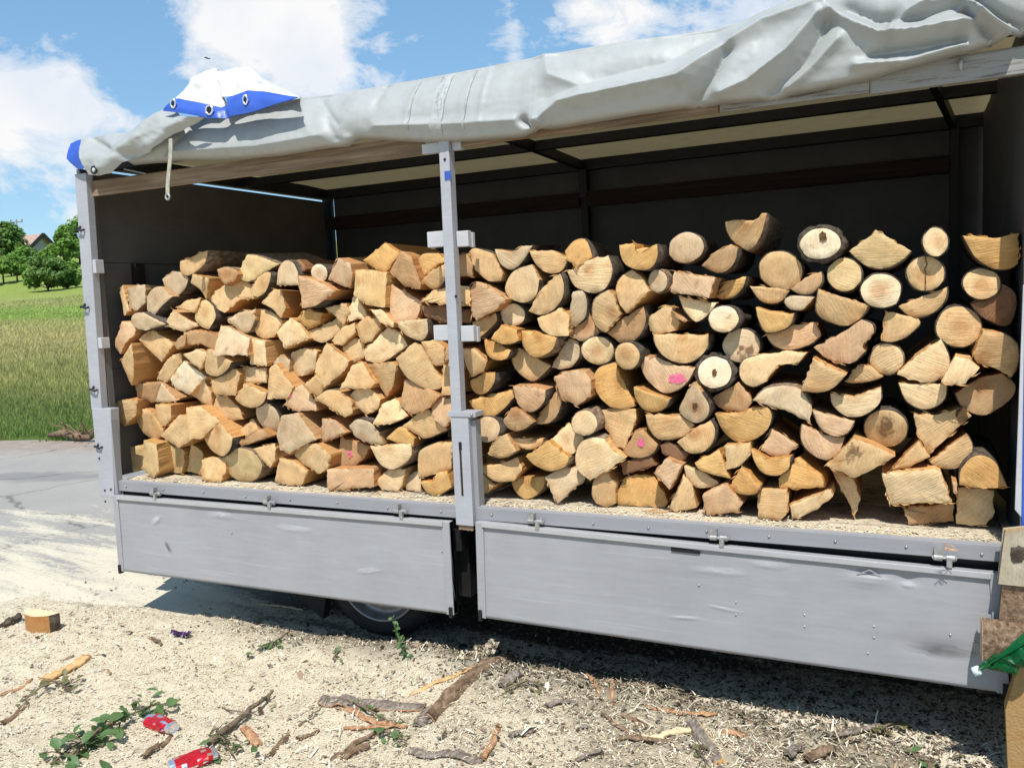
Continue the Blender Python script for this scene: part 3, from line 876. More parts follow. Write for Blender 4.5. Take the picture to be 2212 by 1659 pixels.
# wheels
def wheel(cx, y0, y1, sgn):
    R, r = .315, .225
    wb = MB()
    prof_ = [(r - .012, y0 + .035), (r, y0 + .012), (r + .02, y0 + .002), (r + .05, y0 - .004), (R - .03, y0 + .004), (R - .008, y0 + .022), (R, y0 + .05), (R, y1 - .05), (R - .01, y1 - .02), (R - .04, y1), (r + .02, y1), (r, y1 - .02)]
    n = 48
    for rr, y in prof_:
        for k in range(n):
            a = 2 * math.pi * k / n
            wb.v.append(Vector((cx + rr * math.cos(a), y, R - .005 + rr * math.sin(a))))
    for i in range(len(prof_) - 1):
        for k in range(n):
            wb.f.append((i * n + k, i * n + (k + 1) % n, (i + 1) * n + (k + 1) % n, (i + 1) * n + k))
    wh = wb.build('tyre', M['rubber'], tl, True)
    tr = MB()
    for k in range(44):
        a = 2 * math.pi * k / 44
        c_, s_ = math.cos(a), math.sin(a)
        p = Vector((cx + (R + .002) * c_, (y0 + y1) / 2, R - .005 + (R + .002) * s_)); tg = Vector((-s_, 0, c_)); up = Vector((c_, 0, s_))
        h = (y1 - y0) / 2 - .035
        c4 = [p + tg * dx + Vector((0, dy, 0)) for dx, dy in ((-.012, -h), (.012, -h), (.012, h), (-.012, h))]
        tr.hexa([q - up * .004 for q in c4] + [q + up * .005 for q in c4])
    tr.build('tread', M['rubber'], wh)
    rb = MB(); prof2 = [(r + .006, y0 + .004), (r + .001, y0 - .004), (r - .008, y0 + .004), (r - .016, y0 + .03), (r - .045, y0 + .05), (r - .055, y0 + .03), (r - .07, y0 + .05), (.10, y0 + .03), (.07, y0 + .0), (.0, y0 - .01)]
    for rr, y in prof2:
        for k in range(n):
            a = 2 * math.pi * k / n
            rb.v.append(Vector((cx + rr * math.cos(a), y, R - .005 + rr * math.sin(a))))
    for i in range(len(prof2) - 1):
        for k in range(n):
            rb.f.append((i * n + k, i * n + (k + 1) % n, (i + 1) * n + (k + 1) % n, (i + 1) * n + k))
    rb.build('rim', M['rim'], wh, True)
wheel(-2.30, .20, .40, 1)
wheel(-2.30, 1.65, 1.85, 1)
fl = [U(640, 1280, y=.24), U(712, 1300, y=.24)]
MB().hexa([(-2.86, .23, .30), (-2.60, .23, .30), (-2.66, .23, .035), (-2.80, .23, .13)][::1] + [(-2.86, .28, .30), (-2.60, .28, .30), (-2.66, .28, .035), (-2.80, .28, .13)]).build('mud_flap', M['rubber'], tl)

# dropped side gates: real dents and ripples in the sheet
def gate(TL, TR, BR, BL, dents, bolts, name='side_gate'):
    nx, nz = 150, 30
    TL, TR, BR, BL = map(Vector, (TL, TR, BR, BL))
    def at(u, v): return (BL.lerp(BR, u)).lerp(TL.lerp(TR, u), v)
    V = []; F = []
    for j in range(nz + 1):
        for i in range(nx + 1):
            u, v = i / nx, j / nz
            p = at(u, v)
            d = .0016 * fbm(p.x * 1.3, p.z * 2.5, 3) + .0005 * fbm(p.x * 5, p.z * 9, 1)
            for (dx, dz, rx, rz, dep) in dents:
                q = ((p.x - dx) / rx) ** 2 + ((p.z - dz) / rz) ** 2
                d += dep * math.exp(-q)
            for seam in (.335, .665):
                d += .0007 * math.exp(-((v - seam) / .012) ** 2)
            if .012 < u < .988: d += .0
            V.append(p + Vector((0, d, 0)))
    W_ = nx + 1
    F = [(j * W_ + i, j * W_ + i + 1, (j + 1) * W_ + i + 1, (j + 1) * W_ + i) for j in range(nz) for i in range(nx)]
    nb = len(V)
    back = Vector((0, .026, 0))
    V += [BL + back, BR + back, TR + back, TL + back]
    F += [(nb + 3, nb + 2, nb + 1, nb)]
    F += [tuple([i for i in range(nx, -1, -1)] + [nb, nb + 1]), tuple([nz * W_ + i for i in range(nx + 1)] + [nb + 2, nb + 3]),
          tuple([j * W_ for j in range(nz + 1)] + [nb + 3, nb]), tuple([j * W_ + nx for j in range(nz, -1, -1)] + [nb + 1, nb + 2])]
    sm = [True] * (nx * nz) + [False] * 5
    g = mesh(name, V, F, M['gate'], tl, smooth=sm, origin=(TL + TR) / 2)
    # folded lip along the top, end caps, corner catches
    f0 = Vector((0, -.012, 0))
    a, b2 = TL + Vector((.03, 0, .001)), TR + Vector((-.03, 0, .001))
    dz = Vector((0, 0, .019))
    MB().hexa([a + f0 - dz, b2 + f0 - dz, b2 + f0 + dz * .1, a + f0 + dz * .1, a - dz + Vector((0, -.001, 0)), b2 - dz + Vector((0, -.001, 0)), b2 + back, a + back]).build('top_lip', M['lip'], g, bevel=.002)
    for (t_, b_, s) in ((TL, BL, 1), (TR, BR, -1)):
        w_ = Vector((.036 * s, 0, 0)); o_ = Vector((0, -.006, 0)); e = Vector((0, 0, .001))
        q = [b_ - e, b_ + w_ - e, t_ + w_ + e, t_ + e]
        if s < 0: q = [q[1], q[0], q[3], q[2]]
        MB().hexa([p + o_ for p in q] + [p + back * 1.08 for p in q]).build('end_cap', M['gate'], g, bevel=.002)
        MB().box(b_.x + .012 * s - .008, b_.x + .012 * s + .008, b_.y - .014, b_.y + .012, b_.z - .012, b_.z + .034).build('corner_catch', M['steel'], g, bevel=.002)
    for (bx, bz) in bolts:
        MB().tube([(bx, TL.y - .0005, bz), (bx, TL.y - .003, bz), (bx, TL.y - .0045, bz)], [.004, .0034, .0015], 8).build('rivet', M['lip'], g, True)
    return g


def pts_on(y, L): return [(U(x, z, y=y).x, U(x, z, y=y).z) for x, z in L]
gA = gate((-3.752, -.03, .657), (-1.752, -.03, .664), (-1.752, -.03, .266), (-3.757, -.03, .257),
     [(-3.1, .5, .3, .12, .003), (-2.2, .42, .35, .1, -.003)], pts_on(-.03, [(470, 1112), (500, 1150), (955, 1190), (560, 1105)]))
d1 = U(1878, 1232, y=-.03); d2 = U(1960, 1250, y=-.03); d3 = U(2030, 1400, y=-.03)
gB = gate((-1.628, -.03, .675), (.247, -.03, .646), (.272, -.03, .257), (-1.636, -.03, .271),
     [(d1.x, d1.z, .045, .014, .013), (d1.x, d1.z - .035, .06, .018, -.006), (d2.x, d2.z, .03, .018, .010), (d3.x, d3.z, .12, .03, .006), (-.9, .45, .3, .1, .003)],
     pts_on(-.03, [(1590, 1300), (1590, 1327), (1738, 1327), (1738, 1352), (1888, 1352), (1888, 1376), (2053, 1370), (2105, 1385), (1510, 1263), (1875, 1410)]))
nq, nr = U(1450, 1182, y=-.034), U(1512, 1193, y=-.034)
MB().hexa([(nq.x, -.036, nq.z - .014), (nr.x, -.036, nr.z - .006), (nr.x, -.036, nr.z + .004), (nq.x, -.036, nq.z + .002), (nq.x, -.029, nq.z - .014), (nr.x, -.029, nr.z - .006), (nr.x, -.029, nr.z + .004), (nq.x, -.029, nq.z + .002)]).build('torn_lip', M['steel'], gB)
def smudge(c, rx, rz, ang, mat_, parent):
    V = [Vector((c.x, c.y, c.z))]
    for k in range(24):
        a = 2 * math.pi * k / 24; q = 1 + random.gauss(0, .12)
        u, v = rx * q * math.cos(a), rz * q * math.sin(a)
        V.append(Vector((c.x + u * math.cos(ang) - v * math.sin(ang), c.y, c.z + u * math.sin(ang) + v * math.cos(ang))))
    return mesh('smudge', V, [(0, k + 1, (k + 1) % 24 + 1) for k in range(24)], mat_, parent)
def m_smudge(name, color, k):
    m, t, b, o = mat(name)
    tc = objcoord(t, False)
    g = t.new('ShaderNodeTexCoord').outputs['Generated']
    d = t.vmath('DISTANCE', g, (.5, .5, .5)).outputs['Value']
    n = t.noise(t.scaled(tc, (9.0, 9.0, 40.0)), 2.0, 5.0, .7)
    f = t.math('MULTIPLY', t.ramp(d, [(0.08, 1.0), (0.48, 0.0)]), t.math('MULTIPLY', n, k), clamp=True)
    setp(t, b, color, .7, .2)
    tr = t.new('ShaderNodeBsdfTransparent'); mx = t.new('ShaderNodeMixShader', inp={0: f})
    t.l.new(tr.outputs[0], mx.inputs[1]); t.l.new(b.outputs[0], mx.inputs[2]); t.l.new(mx.outputs[0], o.inputs[0])
    return m
M['smudge'] = m_smudge('dark_rub_mark', (.05, .05, .055), 1.1)
M['rub'] = m_smudge('pale_rub_mark', (.62, .63, .66), .8)
q = U(2035, 1400, y=-.030); q.y = -.0385; smudge(q, .12, .022, -.1, M['smudge'], gB)
for (px, py, rx, rz, a_, mk) in ((1890, 1246, .06, .010, -.05, 'rub'), (1962, 1258, .03, .012, -.3, 'rub'), (1570, 1312, .10, .004, -.12, 'rub'), (1480, 1330, .09, .004, .1, 'rub'), (1660, 1215, .08, .018, 0, 'rub'), (1560, 1230, .12, .02, 0, 'rub')):
    q = U(px, py, y=-.030); q.y = -.0378; smudge(q, rx, rz, a_, M[mk], gB)
for (px, py, rx, rz, a_, mk) in ((365, 1180, .05, .010, -.9, 'smudge'), (340, 1120, .06, .012, .6, 'rub'), (480, 1110, .09, .02, 0, 'rub'), (640, 1140, .12, .02, 0, 'rub'), (800, 1230, .10, .012, .2, 'rub')):
    q = U(px, py, y=-.030); q.y = -.0376; smudge(q, rx, rz, a_, M[mk], gA)
q = U(1880, 1234, y=-.03)
MB().tube([(q.x - .042, -.033, q.z - .013), (q.x - .002, -.036, q.z + .006), (q.x + .034, -.033, q.z - .012)], [.0012, .003, .0012], 6).build('crease', M['rail'], gB)
# drop hinges on the rails
rails = [o for o in tl.children if o.name.startswith('side_rail')]
for (px, py, ri) in ((337, 1066, 0), (583, 1085, 0), (866, 1104, 0), (1158, 1126, 1), (1553, 1161, 1), (2040, 1204, 1)):
    c = U(px, py, y=-.02)
    hg = MB().tube([(c.x - .034, -.024, c.z), (c.x - .030, -.024, c.z), (c.x - .006, -.024, c.z)], [.006, .0105, .0105], 12)
    hg.tube([(c.x + .006, -.024, c.z), (c.x + .030, -.024, c.z), (c.x + .034, -.024, c.z)], [.0105, .0105, .006], 12)
    hg.tube([(c.x - .036, -.024, c.z), (c.x + .036, -.024, c.z)], .0065, 8)
    hg.box(c.x - .030, c.x - .006, -.03, -.002, c.z - .004, c.z + .030)
    hg.box(c.x + .006, c.x + .022, -.046, -.034, c.z - .026, c.z + .004)
    hg.build('hinge', M['zinc'], rails[ri], False)

# ---- middle post: slim upper tube, wider pocketed foot
pm = MB().hexa([(-1.728, -.012, 1.115), (-1.682, -.012, 1.115), (-1.678, -.012, 2.215), (-1.724, -.012, 2.215), (-1.728, .034, 1.115), (-1.682, .034, 1.115), (-1.678, .034, 2.215), (-1.724, .034, 2.215)]).build('middle_post', M['post'], tl, bevel=.003)
ft = MB()
sl0, sl1 = U(992, 965, y=-.016).z, U(997, 1072, y=-.016).z
x0, x1 = -1.729, -1.648
xs0, xs1 = -1.698, -1.687
ft.box(x0, xs0, -.016, -.011, .652, 1.105); ft.box(xs1, x1, -.016, -.011, .652, 1.105)
ft.box(xs0, xs1, -.016, -.011, .652, sl1); ft.box(xs0, xs1, -.016, -.011, sl0, 1.105)
ft.box(x0, x0 + .005, -.0105, .05, .652, 1.105); ft.box(x1 - .005, x1, -.0105, .05, .652, 1.105)
foot = ft.build('post_foot', M['post'], tl)
MB().box(xs0 - .004, xs1 + .004, .008, .014, sl1 - .01, sl0 + .01).build('slot_back', M['steel'], foot)
MB().box(xs0 + .001, xs1 + .003, -.019, -.0165, sl0 - .012, sl0 + .020).build('latch', M['steel'], foot)
MB().box(-1.741, -1.612, -.020, .05, 1.1055, 1.128).build('head_plate', M['post'], foot, bevel=.002)
MB().tube([(-1.628, -.020, 1.117), (-1.628, -.026, 1.117)], [.007, .005], 10).build('bolt', M['zinc'], foot, True)
MB().box(x1 + .001, x1 + .022, .004, .05, .655, 1.09).build('side_plate', M['rail'], foot)
sb = MB()
N = 9
for i in range(N + 1):
    x = -1.722 + .068 * i / N
    zt, zb = .6515, .632 - .010 * random.random()
    sb.v += [Vector((x, -.008, zb)), Vector((x, -.008, zt)), Vector((x, .045, zb)), Vector((x, .045, zt))]
for i in range(N):
    a = i * 4
    sb.f += [(a, a + 4, a + 5, a + 1), (a + 2, a + 3, a + 7, a + 6), (a, a + 2, a + 6, a + 4), (a + 1, a + 5, a + 7, a + 3)]
sb.f += [(0, 1, 3, 2), (N * 4, N * 4 + 2, N * 4 + 3, N * 4 + 1)]
sb.build('broken_wood_end', M['beam'], foot)
# white timber keepers beside the post
for (xa, xb, zb, zt) in ((-1.813, -1.729, 1.80, 1.864), (-1.676, -1.622, 1.794, 1.857), (-1.806, -1.730, 1.418, 1.482), (-1.678, -1.618, 1.412, 1.476), (-1.816, -1.726, 2.176, 2.217), (-1.676, -1.636, 2.176, 2.217)):
    MB().box(xa, xb, .010, .040, zb, zt).build('slat_keeper', M['white_wood'], pm, bevel=.003)
    if zt < 2: MB().box(xb - .010 if xb > -1.7 else xa, xb + .004 if xb > -1.7 else xa + .010, .0405, .062, zb - .003, zt - .006).build('keeper_lug', M['white_wood'], pm, bevel=.002)
q = U(966, 379, y=-.014)
MB().box(q.x - .012, -1.674, -.0145, -.0125, q.z - .018, q.z + .016).build('tape', M['tape'], pm)
for (px, py) in ((961, 345), (985, 640)):
    q = U(px, py, y=-.012); MB().tube([(q.x, -.011, q.z), (q.x, -.016, q.z)], [.006, .005], 10).build('bolt', M['steel'], pm, True)

# ---- front-left corner post
pl = MB().hexa([(-3.884, -.012, 1.10), (-3.806, -.012, 1.10), (-3.764, -.012, 2.30), (-3.846, -.012, 2.30), (-3.884, .03, 1.10), (-3.806, .03, 1.10), (-3.764, .03, 2.30), (-3.846, .03, 2.30)]).build('corner_post', M['post'], tl, bevel=.003)
pf = MB().hexa([(-3.868, -.018, .640), (-3.763, -.018, .640), (-3.732, -.018, 1.108), (-3.872, -.018, 1.108), (-3.868, .035, .640), (-3.763, .035, .640), (-3.732, .035, 1.108), (-3.872, .035, 1.108)]).build('post_foot', M['post'], tl, bevel=.003)
MB().box(-3.755, -3.736, -.016, .02, .66, 1.06).build('foot_channel', M['rail'], pf)
for (px, py) in ((227, 1059), (240, 1057), (228, 1083), (215, 990)):
    q = U(px, py, y=-.018); MB().tube([(q.x, -.0175, q.z), (q.x, -.022, q.z)], [.006, .005], 10).build('bolt', M['steel'], pf, True)
for (px, py) in ((172, 497), (182, 664), (201, 842), (212, 965)):
    q = U(px, py, y=-.02)
    MB().tube([(q.x - .028, -.02, q.z), (q.x - .005, -.034, q.z + .004), (q.x + .022, -.03, q.z - .006), (q.x + .03, -.016, q.z)], .0055, 7).tube([(q.x, -.014, q.z + .018), (q.x, -.026, q.z)], .005, 7).build('rope_hook', M['steel'], pl, True)
for (xa, xb, zb, zt) in ((-3.828, -3.778, 1.80, 1.868), (-3.85, -3.786, 1.417, 1.472), (-3.83, -3.790, 2.19, 2.255)):
    MB().box(xa + .028, xb + .018, -.006, .045, zb, zt).build('slat_keeper', M['white_wood'], pl, bevel=.003)

# ---- front wall: plywood boards, steel corner post
for (za, zb, k) in ((FZ, 1.30, 0), (1.303, 1.86, 1), (1.863, 2.335, 2)):
    MB().box(-3.89, -3.868 + .002 * k, .036, 2.015, za, zb).build('front_wall_board', M['ply'], tl)
MB().box(-3.865, -3.83, .30, .36, FZ, 1.86).build('wall_stud', M['slat'], tl)
MB().box(-3.905, -3.891, .036, 2.015, FZ, 2.30).build('front_wall_sheet', M['ply'], tl)
MB().box(-3.90, -3.84, .03, 2.1, 2.352, 2.43).build('front_roof_rail', M['steel'], tl)
MB().box(-3.885, -3.825, 2.035, 2.09, FZ, 2.42).build('rear_corner_post', M['steel'], tl)
MB().box(-3.868, -3.80, .035, .07, FZ, 2.3).build('inner_post', M['ply'], tl)

# ---- top side beams
MB().hexa([(-3.80, .018, 2.185), (-1.816, .018, 2.180), (-1.816, .018, 2.255), (-3.80, .018, 2.262), (-3.80, .045, 2.188), (-1.816, .045, 2.183), (-1.816, .045, 2.255), (-3.80, .045, 2.262)]).build('top_beam', M['beam'], tl, bevel=.003)
jx = U(1880, 190, y=.02).x
MB().hexa([(-1.64, .018, 2.186), (-.62, .018, 2.186), (-.62, .018, 2.262), (-1.64, .018, 2.262), (-1.64, .045, 2.189), (-.62, .045, 2.189), (-.62, .045, 2.262), (-1.64, .045, 2.262)]).build('top_beam', M['beam'], tl, bevel=.003)
wb_ = MB().box(-.617, jx - .002, .016, .045, 2.187, 2.262).build('top_beam', M['beam_white'], tl, bevel=.003)
MB().box(jx + .002, .55, .014, .045, 2.180, 2.262).build('top_beam', M['beam_white'], tl, bevel=.003)
q = U(2075, 133, y=.01); MB().tube([(q.x, .012, q.z), (q.x, -.006, q.z), (q.x, -.008, q.z - .03)], [.008, .008, .004], 8).build('beam_hook', M['zinc'], wb_, True)
# steel roof frame
MB().box(-3.84, .5, 1.17, 1.215, 2.352, 2.40).build('roof_bar', M['steel'], tl)
MB().box(-3.84, .5, 2.00, 2.05, 2.352, 2.415).build('roof_bar', M['steel'], tl)
MB().box(-3.84, .5, .05, .09, 2.31, 2.40).build('roof_bar', M['steel'], tl)
MB().beam((-1.80, .09, 2.375), (-1.86, 2.03, 2.375), .035, .05).build('roof_bow', M['steel'], tl)
MB().beam((-.02, .09, 2.375), (.17, 2.03, 2.375), .03, .05).build('roof_bow', M['steel'], tl)
for x in (-1.86, .175):
    MB().box(x - .022, x + .022, 2.0, 2.05, FZ, 2.351).build('rear_post', M['steel'], tl)
MB().beam((-1.855, 1.985, 2.351), (-1.855, 1.985, 2.18), .05, .03).build('post_bracket', M['steel'], tl)
for (x0, x1) in ((-3.82, -1.885), (-1.835, .15)):
    MB().box(x0, x1, 1.97, 1.995, 2.125, 2.215).build('rear_slat', M['slat'], tl)
# back curtain, hanging in slack waves
V = []; F = []
NX, NZ = 140, 24
for j in range(NZ + 1):
    for i in range(NX + 1):
        x = -3.815 + (4.17) * i / NX; z = FZ - .05 + (2.40 - FZ + .05) * j / NZ
        y = 2.075 + .012 * math.sin(x * 9 + 1.2 * math.sin(z * 2)) * (1 - j / NZ) + .014 * fbm(x * 1.5, z * 1.2, 7)
        V.append((x, y, z))
F = [(j * (NX + 1) + i, j * (NX + 1) + i + 1, (j + 1) * (NX + 1) + i + 1, (j + 1) * (NX + 1) + i) for j in range(NZ) for i in range(NX)]
n0 = len(V)
V += [(x, y + .003, z) for x, y, z in V]; F += [tuple(k + n0 for k in f[::-1]) for f in F]
mesh('back_curtain', V, F, M['curtain'], tl, smooth=True)
# rear (right) wall curtain
V = []; F = []
for j in range(13):
    for i in range(31):
        y = .04 + 2.02 * i / 30; z = FZ - .05 + 1.72 * j / 12
        V.append((.305 + .010 * math.sin(y * 13) * (1 - j / 14) + .008 * fbm(y * 2, z * 2, 2), y, z))
F = [(j * 31 + i, j * 31 + i + 1, (j + 1) * 31 + i + 1, (j + 1) * 31 + i) for j in range(12) for i in range(30)]
n0 = len(V)
V += [(x + .003, y, z) for x, y, z in V]; F += [tuple(k + n0 for k in f[::-1]) for f in F]
mesh('end_curtain', V, F, M['curtain'], tl, smooth=True)
# rear pillar with the blue curtain hem wrapped round it
MB().box(.300, .345, -.015, .045, .66, 2.20).build('rear_pillar', M['white_wood'], tl, bevel=.003)
MB().box(.2965, .42, -.034, -.017, .70, 2.16).build('blue_hem', M['blue'], tl, bevel=.004)
# the next bay towards the right stays closed: blue-grey curtain and a gate below it
V = []; F = []
for j in range(17):
    for i in range(41):
        x = .425 + 1.3 * i / 40; z = .66 + 1.58 * j / 16
        V.append((x, -.030 + .012 * math.sin(x * 11) * (1 - j / 17) + .008 * fbm(x * 2, z * 2, 2), z))
F = [(j * 41 + i, j * 41 + i + 1, (j + 1) * 41 + i + 1, (j + 1) * 41 + i) for j in range(16) for i in range(40)]
n0 = len(V)
V += [(x, y + .003, z) for x, y, z in V]; F += [tuple(k + n0 for k in f[::-1]) for f in F]
mesh('closed_curtain', V, F, M['blue'], tl, smooth=True)
gate((.302, -.028, .655), (1.72, -.028, .650), (1.72, -.028, .255), (.302, -.028, .257), [], [])
gate((-3.80, 2.10, 1.06), (1.72, 2.10, 1.06), (1.72, 2.10, .40), (-3.80, 2.10, .40), [], [])
MB().box(-3.7, 1.72, 2.05, 2.075, .14, .64).build('shade_board', M['steel'], tl)  # added board on the unseen far side, blocks light under the bed
MB().box(XR + .004, 1.72, .01, 2.08, FZ - .035, FZ - .003).build('floor_plank', M['bed'], tl)
MB().hexa([(.2790, -.030, .855), (.2980, -.030, .83), (.2990, -.030, 1.55), (.2920, -.030, 1.55), (.279, -.02, .855), (.298, -.02, .83), (.299, -.02, 1.55), (.292, -.02, 1.55)]).build('curtain_strap', M['white_wood'], tl, bevel=.002)

# ---- roof tarp
V = []; F = []
NX, NY = 120, 40
for j in range(NY + 1):
    for i in range(NX + 1):
        x = -3.93 + 5.75 * i / NX; y = .035 + 2.08 * j / NY
        z = RZ + .028 * math.sin(math.pi * j / NY) + .008 * fbm(x * 2, y * 2, 3) - .010 * math.cos((x + 3.9) / 2.05 * 2 * math.pi) * .0
        if j == NY: z -= .06
        V.append((x, y, z))
F = [(j * (NX + 1) + i, j * (NX + 1) + i + 1, (j + 1) * (NX + 1) + i + 1, (j + 1) * (NX + 1) + i) for j in range(NY) for i in range(NX)]
mesh('roof_tarp', V, F, M['roof'], tl, smooth=True)


def interp(curve, x):
    if x <= curve[0][0]: return curve[0][1]
    for (a, ya), (b2, yb) in zip(curve, curve[1:]):
        if x <= b2: return ya + (yb - ya) * (x - a) / (b2 - a)
    return curve[-1][1]


def smooth_curve(curve, x, w=14):
    return (interp(curve, x - w) + 2 * interp(curve, x) + interp(curve, x + w)) / 4


LOW = [(278, 350), (369, 341), (492, 339), (598, 329), (706, 312), (748, 308), (768, 292), (900, 299), (1005, 297), (1132, 287), (1152, 277), (1264, 257), (1357, 241), (1478, 223), (1663, 206), (1881, 159), (2078, 106), (2147, 82), (2212, 60), (2420, 10)]
TOPC = [(262, 298), (352, 262), (480, 245), (651, 212), (739, 202), (830, 185), (970, 161), (1181, 119), (1361, 88), (1513, 68), (1598, 50), (1700, 5), (1830, -60), (2212, -170), (2420, -230)]


def seg(px, py, a, b):
    dx, dy = b[0] - a[0], b[1] - a[1]; L2 = dx * dx + dy * dy
    t_ = max(0, min(1, ((px - a[0]) * dx + (py - a[1]) * dy) / L2))
    return math.hypot(px - a[0] - t_ * dx, py - a[1] - t_ * dy), t_


# folds of the slung-up side curtain: polyline, half width, height towards the viewer
FOLDS = [
    ([(1150, 280), (1215, 225), (1330, 200), (1470, 172), (1560, 110), (1650, 52), (1780, 8)], 24, .050),
    ([(1190, 215), (1330, 165), (1440, 140), (1545, 80)], 34, -.026),
    ([(1575, 113), (1548, 160), (1500, 222)], 17, -.042),
    ([(1770, 38), (1700, 120), (1620, 180), (1560, 205)], 18, .042),
    ([(1790, 55), (1740, 140), (1665, 200)], 20, -.038),
    ([(1795, 30), (1850, 60), (1900, 80), (1980, 72), (2110, 48)], 18, .045),
    ([(1830, 25), (1900, 52), (1990, 40), (2090, 5)], 22, -.040),
    ([(1815, 90), (1765, 140), (1705, 190)], 16, .026),
    ([(2000, 10), (1960, 30), (1925, 66)], 12, .028),
    ([(2075, 0), (2140, 50), (2190, 75)], 16, .060),
    ([(2110, 0), (2165, 40), (2230, 66)], 15, -.045),
    ([(2085, 30), (2140, 80)], 12, -.040),
    ([(1885, 120), (1990, 105), (2080, 88)], 12, -.030),
    ([(1850, 145), (1960, 135), (2080, 102)], 14, .030),
    ([(1135, 262), (1155, 284)], 10, -.045), ([(1165, 262), (1180, 283)], 8, .028),
    ([(715, 262), (728, 300)], 12, -.016), ([(745, 280), (755, 305)], 9, .014), ([(700, 225), (735, 268), (750, 288)], 12, -.014),
    ([(660, 235), (680, 290)], 18, .010), ([(835, 188), (820, 230)], 10, -.012), ([(905, 190), (880, 285)], 9, .006),
    ([(1180, 122), (1195, 165), (1260, 190)], 22, .024), ([(1060, 150), (1040, 285)], 6, .006), ([(975, 165), (935, 292)], 7, .006),
    ([(380, 330), (560, 318), (700, 295)], 16, .016), ([(420, 285), (560, 260), (700, 235)], 26, -.010),
    ([(440, 258), (400, 300), (340, 345)], 12, -.02), ([(820, 275), (1000, 270), (1120, 262)], 14, .016)]


def band_point(px, v):
    lo, hi = smooth_curve(LOW, px, 9), smooth_curve(TOPC, px, 16)
    py = lo + (hi - lo) * v
    y = -.040 + .075 * v ** 1.5
    d = .038 * math.sin(math.pi * min(1, v * 1.05)) ** .8
    for line, wd, h in FOLDS:
        best = 1e9
        for a, b2 in zip(line, line[1:]):
            r_, _ = seg(px, py, a, b2)
            best = min(best, r_)
        if best < wd * 3: d += h * (.55 * math.exp(-1.9 * best / wd) + .45 * math.exp(-(best / wd) ** 2 * 1.3))
    d += .007 * fbm(px * .005, py * .010, 1) + .0015 * fbm(px * .03, py * .03, 6)
    p = U(px, py, y=y)
    p.y -= d
    return p


V = []; F = []
xs = list(np.linspace(278, 2400, 520)); NV = 64
for j in range(NV + 1):
    for px in xs: V.append(band_point(px, j / NV))
W_ = len(xs)
# the curtain carries on over the roof edge
for k, (dy, dz) in enumerate(((.05, .008), (.13, -.004), (.24, -.022))):
    for i in range(W_):
        p = V[NV * W_ + i]; V.append(Vector((p.x, p.y + dy, max(RZ + .012, p.z + dz) if k < 2 else RZ + .03)))
# and its lower edge is rolled under
under = []
for i in range(W_):
    p = V[i]; under.append(Vector((p.x, p.y + .035, p.z - .012)))
for i in range(W_):
    p = V[i]; under.append(Vector((p.x, p.y + .06, p.z + .03)))
n0 = len(V)
V += under
F = [(j * W_ + i, j * W_ + i + 1, (j + 1) * W_ + i + 1, (j + 1) * W_ + i) for j in range(NV + 3) for i in range(W_ - 1)]
for i in range(W_ - 1):
    F += [(i + 1, i, n0 + i, n0 + i + 1), (n0 + i + 1, n0 + i, n0 + W_ + i, n0 + W_ + i + 1)]
side = mesh('side_tarp', V, F, M['tarp'], tl, smooth=True)


# scuffed strip in the middle of the tarp
def band_strip(name, pxa, pxb, v0, v1, material, parent, off=.003, skew=26, jag=0.0):
    V = []; F = []
    n, k = 6, 14
    for j in range(k + 1):
        v = v0 + (v1 - v0) * j / k
        for i in range(n + 1):
            p = band_point(pxa + (pxb - pxa) * i / n + skew * v + jag * random.uniform(-1, 1), v)
            p.y -= off; V.append(p)
    F = [(j * (n + 1) + i, j * (n + 1) + i + 1, (j + 1) * (n + 1) + i + 1, (j + 1) * (n + 1) + i) for j in range(k) for i in range(n)]
    return mesh(name, V, F, material, parent, smooth=True)


m, t, b, o = mat('scuffed_tarp')
tc = objcoord(t, False)
n_ = t.noise(t.scaled(tc, (60.0, 10.0, 9.0)), 1.0, 5.0, 0.75)
n2_ = t.noise(tc, 70.0, 3.0, 0.6)
setp(t, b, t.mix(t.ramp(t.math('ADD', t.math('MULTIPLY', n_, .6), t.math('MULTIPLY', n2_, .4)), [(0.50, 0.0), (0.64, 0.7)]), (0.36, 0.375, 0.37), (0.13, 0.13, 0.125)), 0.55, 0.3)
M['scuffed'] = m
band_strip('wear_strip', 931, 957, .04, .97, M['scuffed'], side)
m, t, b, o = mat('seam_tarp')
setp(t, b, t.mix(t.ramp(t.noise(t.scaled(objcoord(t, False), (90.0, 10.0, 22.0)), 1.0, 4.0, 0.7), [(0.45, 0.0), (0.6, 0.7)]), (0.37, 0.385, 0.38), (0.20, 0.20, 0.195)), 0.5, 0.3)
M['seam'] = m
band_strip('wear_strip', 1001, 1006, .10, .98, M['seam'], side)
band_strip('wear_strip', 884, 887, .12, .95, M['seam'], side)


